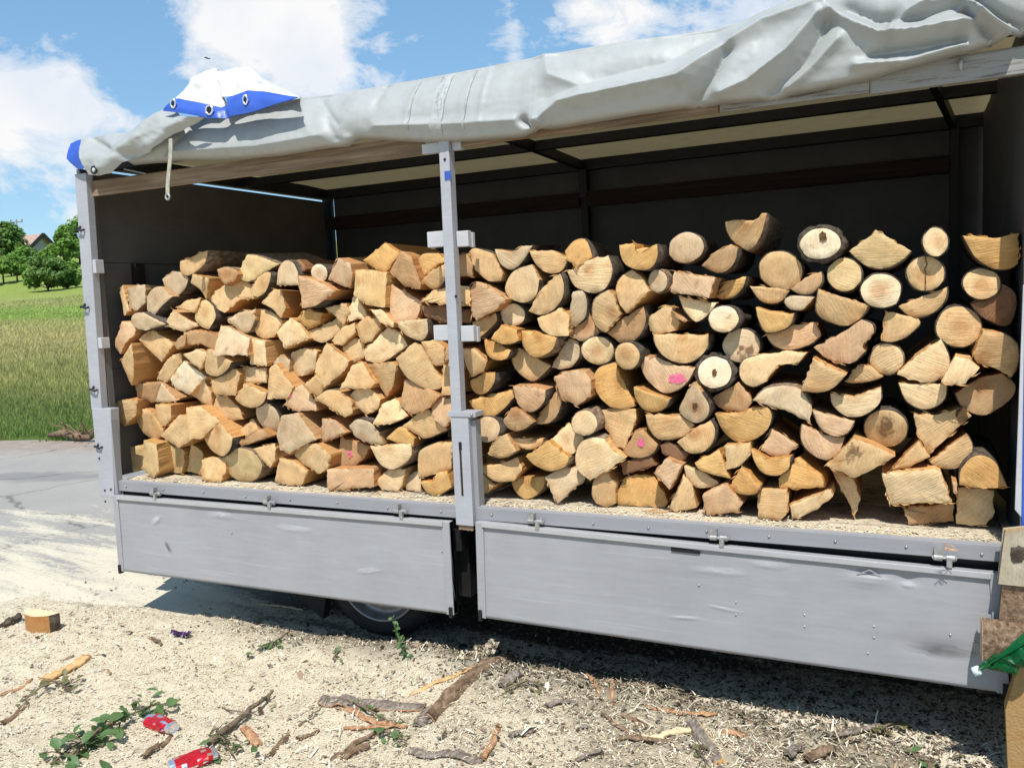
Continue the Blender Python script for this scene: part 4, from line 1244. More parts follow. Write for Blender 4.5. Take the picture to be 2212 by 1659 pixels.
def cloth(name, rows, depth, material, parent=None, nu=60, nv=16, bulge=.03, seed=0, wr=.008, both=True, folds=(), yoff=0.0):
    """cloth laid through polylines of the photograph (rows of points, bottom to top), each with its own distance"""
    def samp(row, u):
        L = [0]
        for a, b2 in zip(row, row[1:]): L.append(L[-1] + math.hypot(b2[0] - a[0], b2[1] - a[1]))
        s = u * L[-1]
        for k in range(len(row) - 1):
            if s <= L[k + 1] + 1e-6:
                f_ = (s - L[k]) / max(1e-6, L[k + 1] - L[k]); return (row[k][0] + (row[k + 1][0] - row[k][0]) * f_, row[k][1] + (row[k + 1][1] - row[k][1]) * f_)
        return row[-1]
    V = []; F = []
    K = len(rows) - 1
    for j in range(nv + 1):
        v = j / nv * K; k = min(K - 1, int(v)); f_ = v - k
        for i in range(nu + 1):
            u = i / nu
            a, b2 = samp(rows[k], u), samp(rows[k + 1], u)
            px, py = a[0] + (b2[0] - a[0]) * f_, a[1] + (b2[1] - a[1]) * f_
            y = depth[k] + (depth[k + 1] - depth[k]) * f_
            d = bulge * math.sin(math.pi * j / nv) + wr * fbm(px * .02, py * .025, seed) 
            for line, wd, h in folds:
                best = min(seg(px, py, p, q_)[0] for p, q_ in zip(line, line[1:]))
                d += h * math.exp(-(best / wd) ** 2)
            p = U(px, py, y=y); p.y -= d
            V.append(p)
    F = [(j * (nu + 1) + i, j * (nu + 1) + i + 1, (j + 1) * (nu + 1) + i + 1, (j + 1) * (nu + 1) + i) for j in range(nv) for i in range(nu)]
    if both:
        n0 = len(V); V += [p + Vector((0, .004, 0)) for p in V]; F += [tuple(q_ + n0 for q_ in f[::-1]) for f in F]
    return mesh(name, V, F, material, parent, smooth=True)


# turned-back corner of the side tarp at the front, lying diagonally
cloth('turned_corner', [[(193, 378), (215, 380), (242, 375), (266, 352), (320, 330), (375, 292), (446, 256)], [(184, 345), (225, 338), (275, 318), (330, 292), (400, 255)], [(175, 301), (230, 291), (281, 284), (317, 257), (352, 240), (380, 236)]],
      [-.115, -.10, -.03], M['tarp'], tl, 70, 22, .03, 5, .012, folds=[([(230, 365), (300, 300), (360, 250)], 14, .03), ([(205, 310), (250, 330), (290, 335)], 10, -.02), ([(200, 305), (235, 325)], 8, -.018), ([(330, 315), (390, 270), (440, 250)], 10, .02)])
q = U(203, 368, y=-.145)
ey = MB().torus(q, .016, .005).build('eyelet', M['steel'], side, True)
MB().tube([q + Vector((0, .004, 0)), q + Vector((0, -.003, 0)), q + Vector((0, -.006, 0))], [.011, .011, .006], 12).build('eyelet_stud', M['white_wood'], side, True)
cloth('blue_corner', [[(166, 366), (176, 366), (190, 352)], [(154, 345), (170, 345), (186, 335)], [(151, 310), (166, 304), (182, 300)]], [-.05, -.03, .0], M['blue'], tl, 12, 10, .02, 3, .01)
# white reverse of the tarp thrown back over the roof, with blue eyelet hem
cloth('thrown_back_tarp', [[(384, 214), (430, 223), (474, 232), (490, 213), (535, 197), (570, 199), (642, 213)], [(408, 198), (440, 172), (462, 178), (480, 182), (512, 165), (550, 164), (592, 186), (648, 212)], [(430, 176), (455, 144), (468, 150), (482, 158), (512, 148), (544, 147), (575, 172), (655, 212)], [(430, 195), (455, 166), (468, 170), (482, 176), (512, 168), (544, 168), (575, 188), (660, 215)]],
      [-.055, .0, .06, .3], M['tarp_white'], tl, 90, 30, .02, 9, .016, folds=[([(458, 148), (468, 190), (474, 235)], 10, -.05), ([(470, 152), (490, 185), (490, 212)], 9, .02), ([(430, 175), (410, 215)], 14, .03), ([(520, 150), (560, 190), (620, 208)], 12, -.02)])
hem = cloth('blue_eyelet_hem', [[(352, 240), (400, 246), (452, 256), (478, 255), (540, 244), (600, 224), (645, 212)], [(384, 213), (430, 222), (474, 232), (490, 212), (535, 196), (570, 198), (645, 211)]], [-.125, -.085], M['blue'], tl, 70, 8, .012, 4, .006, folds=[([(482, 225), (484, 256)], 8, -.03)])
for (px, py, sx) in ((452, 238, 1.0), (530, 216, .62), (374, 224, .7)):
    q = U(px, py, y=-.128)
    MB().torus(q, .019, .005, sx=sx).build('eyelet', M['alu'], hem, True)
    MB().tube([q + Vector((0, .001, 0)), q + Vector((0, -.002, 0))], [.014 * sx, .014 * sx], 14).build('eyelet_hole', M['steel'], hem)
# hanging strap
a, b2 = U(368, 300, y=-.14), U(362, 422, y=-.10)
st = MB()
P_ = [a.lerp(b2, k / 6) + Vector((.004 * math.sin(k), 0, 0)) for k in range(7)]
for k in range(6):
    s_ = Vector((.011, 0, 0)); d_ = Vector((0, .004, 0))
    st.hexa([P_[k + 1] - s_, P_[k + 1] + s_, P_[k] + s_, P_[k] - s_, P_[k + 1] - s_ + d_, P_[k + 1] + s_ + d_, P_[k] + s_ + d_, P_[k] - s_ + d_])
strap = st.build('strap', M['strap'], tl)
MB().torus(b2 + Vector((0, 0, -.008)), .012, .005).build('strap_buckle', M['zinc'], strap, True)
# tilted eyelet bar hanging under the tarp corner
MB().tube([U(268, 366, y=.02), U(316, 376, y=.02)], .004, 6).build('tie_wire', M['zinc'], tl)

# ================================================================== the firewood: every log a thing of its own
# crop: where the outline was read (scale, x offset, y offset of an enlarged view of the photograph)
CROPS = {'A': (2.514, 150, 450), 'B': (2.212, 700, 450), 'C': (2.212, 1050, 450), 'D': (2.212, 1625, 450)}
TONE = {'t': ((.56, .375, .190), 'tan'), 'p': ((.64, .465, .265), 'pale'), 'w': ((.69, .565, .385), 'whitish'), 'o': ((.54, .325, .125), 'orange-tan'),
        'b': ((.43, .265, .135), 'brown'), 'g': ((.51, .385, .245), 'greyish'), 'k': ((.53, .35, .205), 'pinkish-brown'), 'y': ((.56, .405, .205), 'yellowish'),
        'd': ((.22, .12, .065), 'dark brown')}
SHAPE = {'r': 'round', 'h': 'half-round', 'q': 'quarter-split', 'w': 'wedge-shaped', 'b': 'blocky', 's': 'thin split', 'l': 'lens-shaped', 'k': 'rough split', 'e': 'oval'}
# crop shape tone | outline ('!' marks a sharp corner; stretches without one are bark arcs) | own wording
LOGS = '''
A h t|634,330! 775,268! 765,330 730,375 675,407 638,390|half-round tan log topmost at the far left end of the stack
A e g|535,430! 590,385! 640,395 668,425! 650,480 605,532! 560,490
A k t|672,450! 690,400! 800,425! 775,540! 740,490
A k p|280,500! 300,462! 330,540! 355,605! 318,632! 300,560|pale split log at the top left corner against the front wall
A h g|432,530! 470,480 520,470! 595,525! 530,580 490,632! 445,605
A k g|332,480! 385,462! 430,462! 432,560! 390,605! 355,590!
A h b|845,375! 890,362 930,375! 945,400! 930,430! 880,460! 855,420
A k y|935,395! 960,370! 1000,292! 1060,300 1180,345! 1095,395! 1050,430! 990,440|big yellowish split log with a peaked top, left bay top row
A h t|1020,490! 1060,420! 1105,390 1135,395! 1130,440 1105,500 1065,528! 1035,520
A h g|1168,460! 1178,370 1215,325 1260,340 1288,400! 1290,462!|upright arch-shaped pale grey log in the top row of the left bay
A k d|1225,325! 1290,318! 1340,370! 1300,400!
A r w|r 1405,395,42,50,0|small whitish round log high in the left bay
A k k|1515,312! 1590,345! 1600,400! 1580,480! 1440,430! 1480,360!
A k t|788,535! 860,470! 960,432! 1020,470! 1030,540! 960,545! 890,615! 830,580|large bright tan split log with a ragged notch, upper left bay
A k t|1085,560! 1150,485! 1190,490! 1215,590! 1190,645! 1140,590
A w k|1305,590! 1297,410! 1400,440! 1495,490! 1430,545! 1370,580|tall pinkish-brown triangular log in the upper left bay
A k t|612,590! 660,550! 740,535! 720,600! 700,615!
A e y|715,600 730,560! 770,545 810,580! 825,640 790,710! 745,690 715,650|yellowish oval log with a pale middle, upper left bay
A w p|548,690! 595,600! 640,640! 720,690! 640,720!
A e g|360,650 385,620 430,615! 470,640 545,680! 480,700 430,715! 380,700
A k k|275,760! 300,665! 345,670! 375,700! 370,740! 320,790! 300,845! 270,800
A k t|400,765! 470,705! 590,790! 520,890! 460,830!
A s t|285,885! 375,785! 378,900! 365,980! 345,1022! 310,950!|tall narrow tan log standing at the left edge of the stack
A q g|890,655! 960,615! 1055,595! 1045,660! 1010,720 960,730!
A h t|1035,680! 1060,600! 1130,610 1200,660! 1165,740! 1110,762! 1060,740
A b b|665,725! 720,712! 835,740! 838,820! 820,840! 745,790! 670,800!
A k b|590,790! 630,745! 665,735! 660,800! 610,820!
A b g|835,860! 838,690! 870,695! 1000,760! 1012,850! 900,850!|blocky greyish log whose right half is weathered grey
A k p|1168,725! 1245,645! 1300,680! 1345,760! 1260,790! 1210,818!
A k o|1280,650! 1350,595! 1420,620! 1400,670! 1350,705! 1320,690!
A h t|1350,720! 1420,690! 1500,645! 1528,690 1500,740 1440,780 1390,770!
A w t|1435,590! 1560,562! 1580,610! 1540,692! 1500,640!
A b p|1010,900! 1018,760! 1112,775! 1115,915!|square pale block in the middle of the left bay
A b p|1232,870! 1250,835! 1330,812! 1410,830! 1390,930! 1330,965! 1250,975! 1240,920!|broad pale block with a light streak, centre of the left bay
A k g|1150,890! 1190,850! 1240,880! 1240,980! 1210,1000!
A k t|480,985! 540,900! 600,850! 650,840! 655,890! 590,960! 540,1005!
A k w|582,985! 660,885! 765,975! 670,1075! 600,1030!|brightest cream split face in the left part of the left bay
A k p|655,850! 720,820! 770,840! 740,930! 690,890!
A h t|750,905! 785,820! 860,840! 930,890! 900,930 830,970 760,955
A b p|970,920! 1115,925! 1118,1005! 1040,1012! 975,1000!|low brick-shaped pale block under the square block
A w t|1120,1095! 1125,930! 1160,900! 1260,1030! 1230,1095!
A b t|795,1000! 945,930! 970,960! 935,1080! 815,1075!
A h t|930,1095! 990,1010! 1115,1065! 1100,1110 1060,1140 1010,1145 960,1125
A k b|395,1010! 520,1000! 490,1110! 460,1120! 400,1080!
A w g|490,1112! 525,1005! 610,1105! 560,1118!
A w p|670,1070! 770,975! 810,1060! 800,1145! 730,1110!
A w k|1240,1040! 1310,1018! 1380,1120! 1385,1165! 1270,1160! 1220,1130!|pinkish-brown log with a pink paint dot at its left corner|M1250,1075,.011
A k t|1325,1025! 1395,960! 1445,1030! 1385,1090!
A k t|1395,900! 1440,790! 1500,840! 1560,885! 1540,940! 1450,1030! 1400,950!
A h t|805,1165! 835,1080! 890,1080! 960,1150! 980,1210! 880,1215! 825,1190!
A k t|245,1130! 300,1105! 378,1105! 365,1190! 310,1250! 265,1200!
A b t|480,1130! 590,1130! 585,1215! 540,1250! 490,1215!
A k t|370,1220! 385,1150! 475,1160! 560,1280! 480,1340! 410,1290!
A h y|258,1240! 310,1255! 320,1310! 280,1365! 262,1320!
A b t|690,1315! 665,1145! 740,1140! 838,1225! 750,1320!
A k t|535,1300! 620,1190! 665,1190! 690,1320! 620,1370!
A q t|740,1325! 850,1225! 945,1310! 925,1370 870,1415 810,1400 765,1365|big quarter-split log with curved underside, lower left bay
A s t|945,1290! 1030,1210! 1065,1270! 960,1335!
A s b|950,1340! 1075,1265! 1150,1300! 970,1365!
A e g|r 1120,1200,66,86,-12|oval grey-tan log standing on end above the radial-cracked round log
A b g|1165,1290! 1200,1190! 1290,1175! 1390,1320! 1240,1395! 1180,1385!|large grey-brown block in the lower left bay
A k k|1400,1350! 1420,1205! 1500,1210! 1570,1280! 1500,1310!
A k y|320,1490! 345,1365! 420,1355! 430,1400! 415,1490! 360,1505!|yellowish log in the bottom left corner of the stack
A k y|415,1490! 420,1330! 500,1350! 515,1500! 480,1540! 440,1510!
A b y|505,1500! 510,1390! 560,1350! 665,1375! 670,1440! 640,1510! 560,1515!
A w y|660,1500! 700,1345! 760,1400! 745,1520!
A b t|745,1440! 780,1425! 870,1430! 880,1500! 860,1558! 765,1555!
A r y|r 980,1465,104,97,0|big round radial-cracked log on the floor of the left bay
A w t|1020,1380! 1160,1345! 1165,1440! 1140,1480!
A b t|1155,1560! 1180,1430! 1260,1440! 1340,1500! 1310,1575! 1230,1580!
A k t|1240,1420! 1265,1360! 1390,1345! 1490,1400! 1470,1480! 1420,1510! 1300,1465!
A h t|1390,1095! 1450,1050 1510,1050! 1575,1110! 1580,1180! 1545,1200! 1460,1140!
B w o|240,285! 340,200! 410,250! 345,345! 300,330!|peaked orange-tan log topmost left of the middle post
B k b|350,340! 425,240! 480,265! 530,400! 520,428! 430,410!
B h o|495,300! 530,255 600,250! 640,285! 570,330! 530,375!
B h t|525,385! 570,340! 640,305! 650,360! 610,410 570,425
B b y|188,335! 215,330! 345,345! 350,515! 270,505! 195,460!|blocky yellowish log with a flat top left of the middle post
B k k|355,400! 500,475! 520,495! 500,575! 390,600! 365,500!
B s t|520,490! 580,430! 700,410! 760,415! 765,510! 640,500!|long tan log passing behind the middle post
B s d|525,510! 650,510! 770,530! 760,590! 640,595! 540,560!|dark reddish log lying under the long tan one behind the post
B w p|195,445! 230,510! 260,570! 170,580! 165,545!
B k t|200,610! 250,560! 315,575! 320,620! 280,680! 235,690!
B k p|275,530! 320,525! 385,590! 380,615! 320,590!
B h p|400,585! 550,575! 548,640 510,680 440,650!|half-round pale log, hollow side up, left of the post
B h p|240,735! 350,618! 405,640! 445,705! 330,785 260,775!
B k t|78,680! 140,610! 195,590! 200,640! 130,705!
B k t|135,715! 200,665! 240,700! 235,765! 170,800!
B w t|130,915! 180,800! 225,785! 290,890! 270,915!
B q t|235,790! 320,790! 390,780! 415,800! 385,900! 335,960! 295,880!
B h t|415,765! 490,690! 525,715! 570,810! 620,880! 600,915 540,915 460,855|large half-round log tilted steeply, just left of the post
B k t|525,685! 580,675! 635,715! 630,790! 590,805! 550,750!
B b t|625,800! 680,780! 690,940! 625,950!
B s b|640,720! 670,690! 680,770! 640,780!
B k b|425,1000! 440,870! 500,880! 610,950! 560,1010! 480,1040!
B h p|145,975! 200,920 270,915! 325,965! 310,1010! 250,1045! 180,985!
B k p|295,1090! 330,990! 385,965! 450,1050! 370,1090!
B h t|440,1100! 530,1015! 560,1020! 640,1120! 560,1155 530,1160!
B k k|555,980! 610,960! 680,965! 690,1060! 640,1100! 590,1070!
B h g|175,1095! 215,1065 270,1080 310,1130! 325,1190! 270,1190! 200,1150!
B h o|350,1160! 410,1105 440,1105! 485,1160! 480,1200! 400,1180!
B k b|95,1300! 130,1155! 190,1170! 270,1200! 230,1265! 180,1305!|brown log with a round pink paint dot, low in the left bay|M173,1235,.014
B h p|275,1195! 470,1185! 470,1240 440,1280 380,1310 320,1285|half-round pale log flat side up, beside the pink-dotted one
B h t|510,1250 530,1210 600,1180! 665,1180! 665,1310! 515,1355!
B h o|520,1370! 585,1370! 600,1330! 650,1320! 665,1400! 600,1440 550,1425
B k g|430,1360! 500,1315! 520,1320! 530,1420! 450,1410!
B k p|305,1370! 360,1310! 440,1310! 425,1390! 400,1420! 330,1410!
B b k|62,1310! 275,1310! 280,1400! 75,1412!|long brick-shaped pinkish block lying on the trailer floor
B k b|690,255! 740,250! 780,300! 775,365! 700,360!
B h t|765,240! 790,225 870,250! 915,350! 905,385! 850,385 790,330!
B h g|885,230! 960,245! 1020,215! 1070,210! 1010,300 960,330 910,300|greyish crescent-shaped log with a raised splinter, top row
B h t|1055,240! 1160,235! 1245,275! 1210,335 1150,348 1090,310
B h o|1230,240! 1270,190 1320,180 1345,220 1360,270! 1290,320! 1240,280!|deep orange knobbly log in the top row near the middle
C h p|465,340! 600,275! 670,260! 688,330 660,410 600,445 530,430 490,400
C h o|722,210! 790,200! 800,230! 905,205! 905,270 870,325 800,328 740,290|half-round orange log with a pale nub on its flat top
C r g|r 1050,223,90,75,-15|grey-white round log with dark centre lying high beside the topmost log
C h b|1122,310! 1180,250! 1270,205! 1305,225! 1290,290 1250,335 1200,345
D h t|-32,95! 60,85! 110,90! 180,55! 150,150 110,215 75,235! 10,195 -25,140|topmost half-round log of the whole stack, with dark bark
C q p|155,420 200,340 295,305! 330,380! 310,460 250,492 180,470
C h t|270,535! 345,420! 435,350! 450,400 440,470 390,530 330,552
B k k|755,430! 790,388! 850,405! 945,475! 900,520! 790,575! 765,560!|big pinkish split log just right of the middle post
C r w|r 197,552,62,55,0|small whitish round log right of the middle post
B h t|770,590! 890,545! 895,580 860,620 800,670! 780,650!
C l g|480,530! 500,440! 545,435 560,480 550,560 510,600! 475,610!|narrow upright greyish lens-shaped log in the right bay
C h t|312,570! 390,535! 435,520! 475,560! 475,655! 400,655 340,625
C q k|467,655! 530,590! 570,545! 620,640! 580,680 520,680!
C h t|588,560 600,480 670,430! 700,470! 728,550! 650,640! 610,615
C q t|705,430 725,370 780,330! 830,370! 870,435! 760,545! 720,490
C r g|r 910,387,47,55,0|small greyish round log in the upper right bay
C b k|985,340! 1195,370! 1165,470! 970,440!|blocky pinkish log shaped like a parallelogram, upper right bay
C l o|1175,460! 1260,385! 1350,365! 1330,420 1280,465 1220,475|lens-shaped orange log in the upper right bay
C h b|660,640! 750,560! 840,510! 850,570 830,640 780,685 720,690!
C k t|855,570! 950,505! 990,520! 1020,590! 1000,630! 910,650! 870,630!
C s b|975,530! 1060,580! 1040,590! 1000,570!
C h p|1010,465! 1200,495! 1160,550 1100,585 1040,530
C r w|r 1233,573,73,64,0|smooth whitish round log in the upper middle of the right bay
C h t|895,648! 1155,650! 1150,710 1100,770 1030,790 950,760 905,700|wide half-round tan log flat side up under the whitish round one
C h o|92,670! 140,600! 215,625! 225,680! 180,697 130,690
C h o|35,672! 120,690! 200,725! 180,765 110,772 60,740
C h o|230,630! 330,640! 420,665! 400,720 330,760 280,750 240,700
C h t|190,720! 230,715! 385,805! 330,860 290,878 230,840 195,790|half-round tan log with a pale splintered edge sloping right
C h g|395,810! 430,730! 470,668! 515,690 520,760 490,805! 440,820!|greyish log with a dark crack through its rotten middle
C r p|r 615,728,75,70,0|clean pale round log in the middle of the right bay
C r t|r 760,755,60,67,0|small tan round log right of the clean pale round one
C h k|818,760! 900,760! 1000,800! 1100,810! 1060,880 1010,920 940,935 860,880 825,820|big half-round log with a broad pink paint smear|M1010,862,.026
C r w|r 1190,835,84,77,0|white round log with a small dark pith and ragged bark ring|P1190,835,.011
C r g|r 1320,703,92,83,0|large round log with brown fungus stain on its lower half|S1340,735,.03
C h o|595,880 620,815 700,785! 740,880! 800,1000! 760,1012 690,1010 630,960|tall half-round orange-tan log leaning left, centre of the right bay
B k t|720,715! 790,720! 850,780! 830,830! 760,860! 735,800!
B h o|750,880! 830,840! 895,835! 890,880 850,930 800,945 760,920
B k o|760,975! 850,950! 960,925! 970,960! 920,1020 870,1060! 800,1030!
C h k|190,905! 280,900! 365,920! 360,970 320,1015 270,1030 215,990|half-round pinkish-grey log with a pale splintered top edge
C k k|400,855! 460,830! 545,822! 585,870! 580,950! 510,1000! 430,960!|weathered pinkish log end with fine cracks, left part of the right bay
C h b|300,1080! 350,1010! 420,920! 440,960 420,1040 380,1080 330,1090!
C h b|148,1080! 190,1010! 240,1020! 300,1080! 260,1110 210,1125 170,1110
C r g|r 72,1115,60,62,0|small grey round log right beside the post foot
C h t|62,1235! 110,1160! 170,1135! 220,1220! 170,1250 110,1255
C h t|185,1155! 340,1165! 330,1195 280,1215 220,1195
C r p|r 550,1085,65,60,0|small pale round log low in the right bay
C e p|380,1170! 470,1085! 545,1160! 500,1230 440,1240 395,1210
C h o|267,1245! 370,1170! 470,1255! 450,1300 380,1320 310,1290
C k t|45,1290! 130,1285! 215,1255! 235,1320! 200,1370! 120,1370 70,1335
C h o|190,1360! 250,1350! 355,1350! 345,1400 310,1440 260,1455 215,1420|half-round orange log with a twig stub, on the floor right of the post
C k t|20,1310! 115,1385! 80,1420! 30,1450!
C k g|360,1345! 450,1300! 530,1310! 545,1360! 470,1430! 425,1478! 385,1400!|weathered brown pointed log on the floor right of the post
C h p|505,1260 525,1190 580,1155 650,1160! 680,1210! 745,1260! 660,1320! 575,1368! 520,1320|large smooth pale log with a rounded left side, low right bay
C w t|612,1020! 805,1015! 800,1080! 750,1205! 700,1205! 680,1150! 630,1080!|funnel-shaped tan log narrowing downward in the right bay
C h b|740,1225! 800,1120! 840,1115! 910,1190! 890,1230 830,1255 770,1250|brown half-round log with a bright pink dot, right bay|M828,1180,.016
C h t|590,1430 600,1360 650,1320! 700,1380! 700,1480! 660,1495 610,1475
C b o|697,1465! 740,1365! 800,1335! 890,1345! 960,1475! 940,1500! 800,1490 720,1485|wide orange-tan log with a ragged top resting on the floor
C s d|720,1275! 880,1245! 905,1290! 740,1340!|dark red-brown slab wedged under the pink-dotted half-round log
C b k|888,1330! 950,1258! 1030,1290! 970,1410!
C k d|920,1190! 960,1175! 1060,1235! 1030,1285! 930,1230!
C h t|855,1040! 1020,1045! 1085,1095! 1050,1140 980,1165 910,1160 870,1110
C h t|1000,1180! 1090,1110! 1170,1070! 1192,1110 1180,1180 1130,1225 1060,1230
C e g|1010,1020 1040,960 1060,920! 1095,880! 1130,930! 1165,1000 1150,1055 1100,1085 1040,1065|pear-shaped grey log with a knot in its middle|P1093,1000,.012
C h o|795,905! 850,925! 970,965! 950,1005 900,1030 840,1020 800,960
C k b|1160,970! 1310,880! 1370,950! 1375,985! 1340,1035! 1220,1015!
D h g|108,970! 180,910 320,910 390,1000! 385,1085! 280,1030! 170,990!|greyish shell-shaped log arching over a dark gap
D h o|-85,1040! 50,1030! 110,1005! 180,1000! 202,1040 180,1110 110,1165 20,1178 -50,1120|very wide half-round log flat side up, middle of the right bay
D k p|40,830 60,775 130,750! 290,730! 370,740! 330,790! 230,800! 170,880! 110,905 60,880|pale tongue-shaped log with a long bright split side
C q t|1238,1195! 1365,1180! 1365,1240! 1310,1295 1250,1310!
C q o|1090,1280! 1210,1215! 1265,1355! 1160,1330 1110,1310
C h p|1040,1290! 1130,1320! 1210,1380! 1170,1400 1100,1400 1055,1360
C w t|965,1500! 1035,1335! 1080,1390! 1100,1500! 1000,1518!
C k k|1130,1440! 1170,1410! 1245,1380! 1325,1480! 1300,1520! 1150,1538!|ragged pinkish-grey log on the floor, centre of the right bay
D q o|-17,1400! 50,1298! 148,1385! 130,1420 70,1435 10,1425
D r w|r 437,203,100,76,-5|bright white round log with a dark hole and thick bark on top|P452,172,.016
D q y|578,240! 690,160! 710,135! 885,240! 830,290 760,322 690,320 630,290|fan-shaped yellowish log with a peaked top, top row right
D r p|r 1003,195,63,70,0|small pale round log topmost right of the fan-shaped log
D h o|1135,165! 1310,175! 1415,150! 1410,300! 1370,325 1290,325 1200,270|orange half-round log in the top right corner, half shaded
D e t|r 243,335,105,92,20|big round tan log with curling saw marks, left of the white holed one
D h b|290,425! 360,370! 440,340! 445,390 400,445 340,450
D h t|92,410! 230,420! 285,435! 250,480 200,497 140,480
D r y|r 555,355,85,82,0|yellowish round log just below the white holed log
D r w|r 735,435,98,82,0|very smooth pinkish-white round log under the fan-shaped log
D r t|r 953,350,93,85,0|round tan log split by one straight vertical crack|K953,350
D r t|r 1230,400,92,75,0|round tan log half in shade near the right edge
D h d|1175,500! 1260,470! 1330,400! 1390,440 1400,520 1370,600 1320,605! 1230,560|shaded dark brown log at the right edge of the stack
D h t|430,425! 460,440! 675,505! 640,560 570,605 490,590 420,540|large half-round tan log tilted right, upper right bay
D h t|820,510! 920,470! 1060,415! 1055,470 1010,530 930,565 870,555
D r t|r 1118,610,110,100,0|largest round tan log, near the right end
D h o|120,515! 180,535! 308,545! 290,600 240,630 170,638 135,580
D k g|260,490 290,460 410,465! 390,490! 340,530! 290,525|rough bark-covered grey log end between tan half-rounds
D h k|175,655! 290,605! 415,590! 435,660! 380,700 280,725 210,700
D k k|400,715! 560,630! 640,575! 695,600 700,640! 650,690! 660,730! 600,785 540,790! 450,760!|large pinkish log with an S-shaped right edge
D q t|740,680! 755,530! 920,575! 925,600 860,660 790,685
D r p|r 763,770,83,75,0|pale round log in the middle of the right end
D h p|815,845! 900,760! 1030,670! 1070,760 1060,820 1000,880 930,885!|big pale half-round log standing steep near the right end
D q t|338,930! 400,765! 565,845! 500,910 430,935
D h t|555,880! 620,800! 680,800! 745,855! 690,875 600,888
D k p|1030,880! 1100,755! 1170,770! 1220,815! 1150,890! 1080,900!
D k t|1190,750! 1235,625! 1330,640! 1400,690 1410,790 1380,860! 1280,810! 1210,790!|large tan-brown log cut by a vertical shadow edge at the right end
D h p|820,888! 930,895! 1058,890! 1050,960 1000,1005 930,1015 860,975|half-round pale log, flat side up, under the steep pale one
D h p|485,940! 600,960! 735,910! 730,980 660,1040 570,1052 500,1000
D h b|1100,940! 1230,860! 1330,840! 1390,890 1380,950 1310,1010 1230,1045 1140,1010|big brown log with an orange lower half at the right end
D h k|397,1022! 520,1055! 605,1075! 570,1130 510,1148 440,1110
D r t|r 757,1110,108,95,0|large round log with a dark blotch in its centre|S765,1105,.03
D k t|897,1035! 1000,1045! 1140,1005! 1180,1050! 1110,1110! 970,1240! 910,1130!|tan split log with a dark knot at its upper right tip|P1135,1045,.024
D h k|345,1090! 450,1140! 555,1155! 530,1220 470,1265 390,1230 345,1170
D q k|145,1215! 200,1110! 325,1195! 280,1245! 200,1245!
D h o|92,1215! 180,1260! 290,1250! 280,1310 220,1340 150,1325 110,1270
D k t|465,1290! 560,1200! 600,1155! 690,1190! 805,1250! 700,1310! 605,1355!|broad tan log with a brown rotten patch on its upper edge|S600,1220,.03
D q t|780,1320! 920,1170! 975,1250! 880,1300!
D h t|975,1275! 1080,1190! 1160,1140! 1185,1200 1160,1280 1080,1310 1010,1300
D h o|1120,1390! 1130,1310 1200,1245 1290,1270 1355,1395! 1240,1405!|dome-shaped orange log at the lower right end
D b p|738,1330! 1000,1305! 1030,1320! 1080,1470! 940,1480! 780,1490!|large rectangular pale block near the lower right corner
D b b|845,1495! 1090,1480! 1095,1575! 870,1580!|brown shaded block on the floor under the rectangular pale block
D b p|1105,1580! 1115,1400! 1250,1405! 1290,1415! 1285,1550! 1250,1585! 1180,1592!|upright pale block on the floor under the dome-shaped log
D b k|1085,1370! 1110,1380! 1110,1430! 1090,1420!
D b t|125,1440! 150,1410! 275,1408! 278,1520! 240,1560! 130,1555!
D k p|285,1490! 490,1410! 500,1440! 420,1510! 295,1562!
D w p|480,1305! 600,1360! 635,1460! 605,1540! 570,1460!|narrow pale wedge pointing down to the floor, lower right bay
D w o|232,1355! 330,1252! 440,1340! 458,1400! 245,1402!|roof-shaped orange-tan log above the floor, lower right bay
'''


def to_disp(c, x, y):
    s, ox, oy = CROPS[c]
    return ((x / s + ox) / 1.028481, (y / s + oy) / 1.028481)


def catmull(p0, p1, p2, p3, t_):
    return tuple(.5 * (2 * b + (c - a) * t_ + (2 * a - 5 * b + 4 * c - d) * t_ * t_ + (3 * b - a - 3 * c + d) * t_ ** 3) for a, b, c, d in zip(p0, p1, p2, p3))


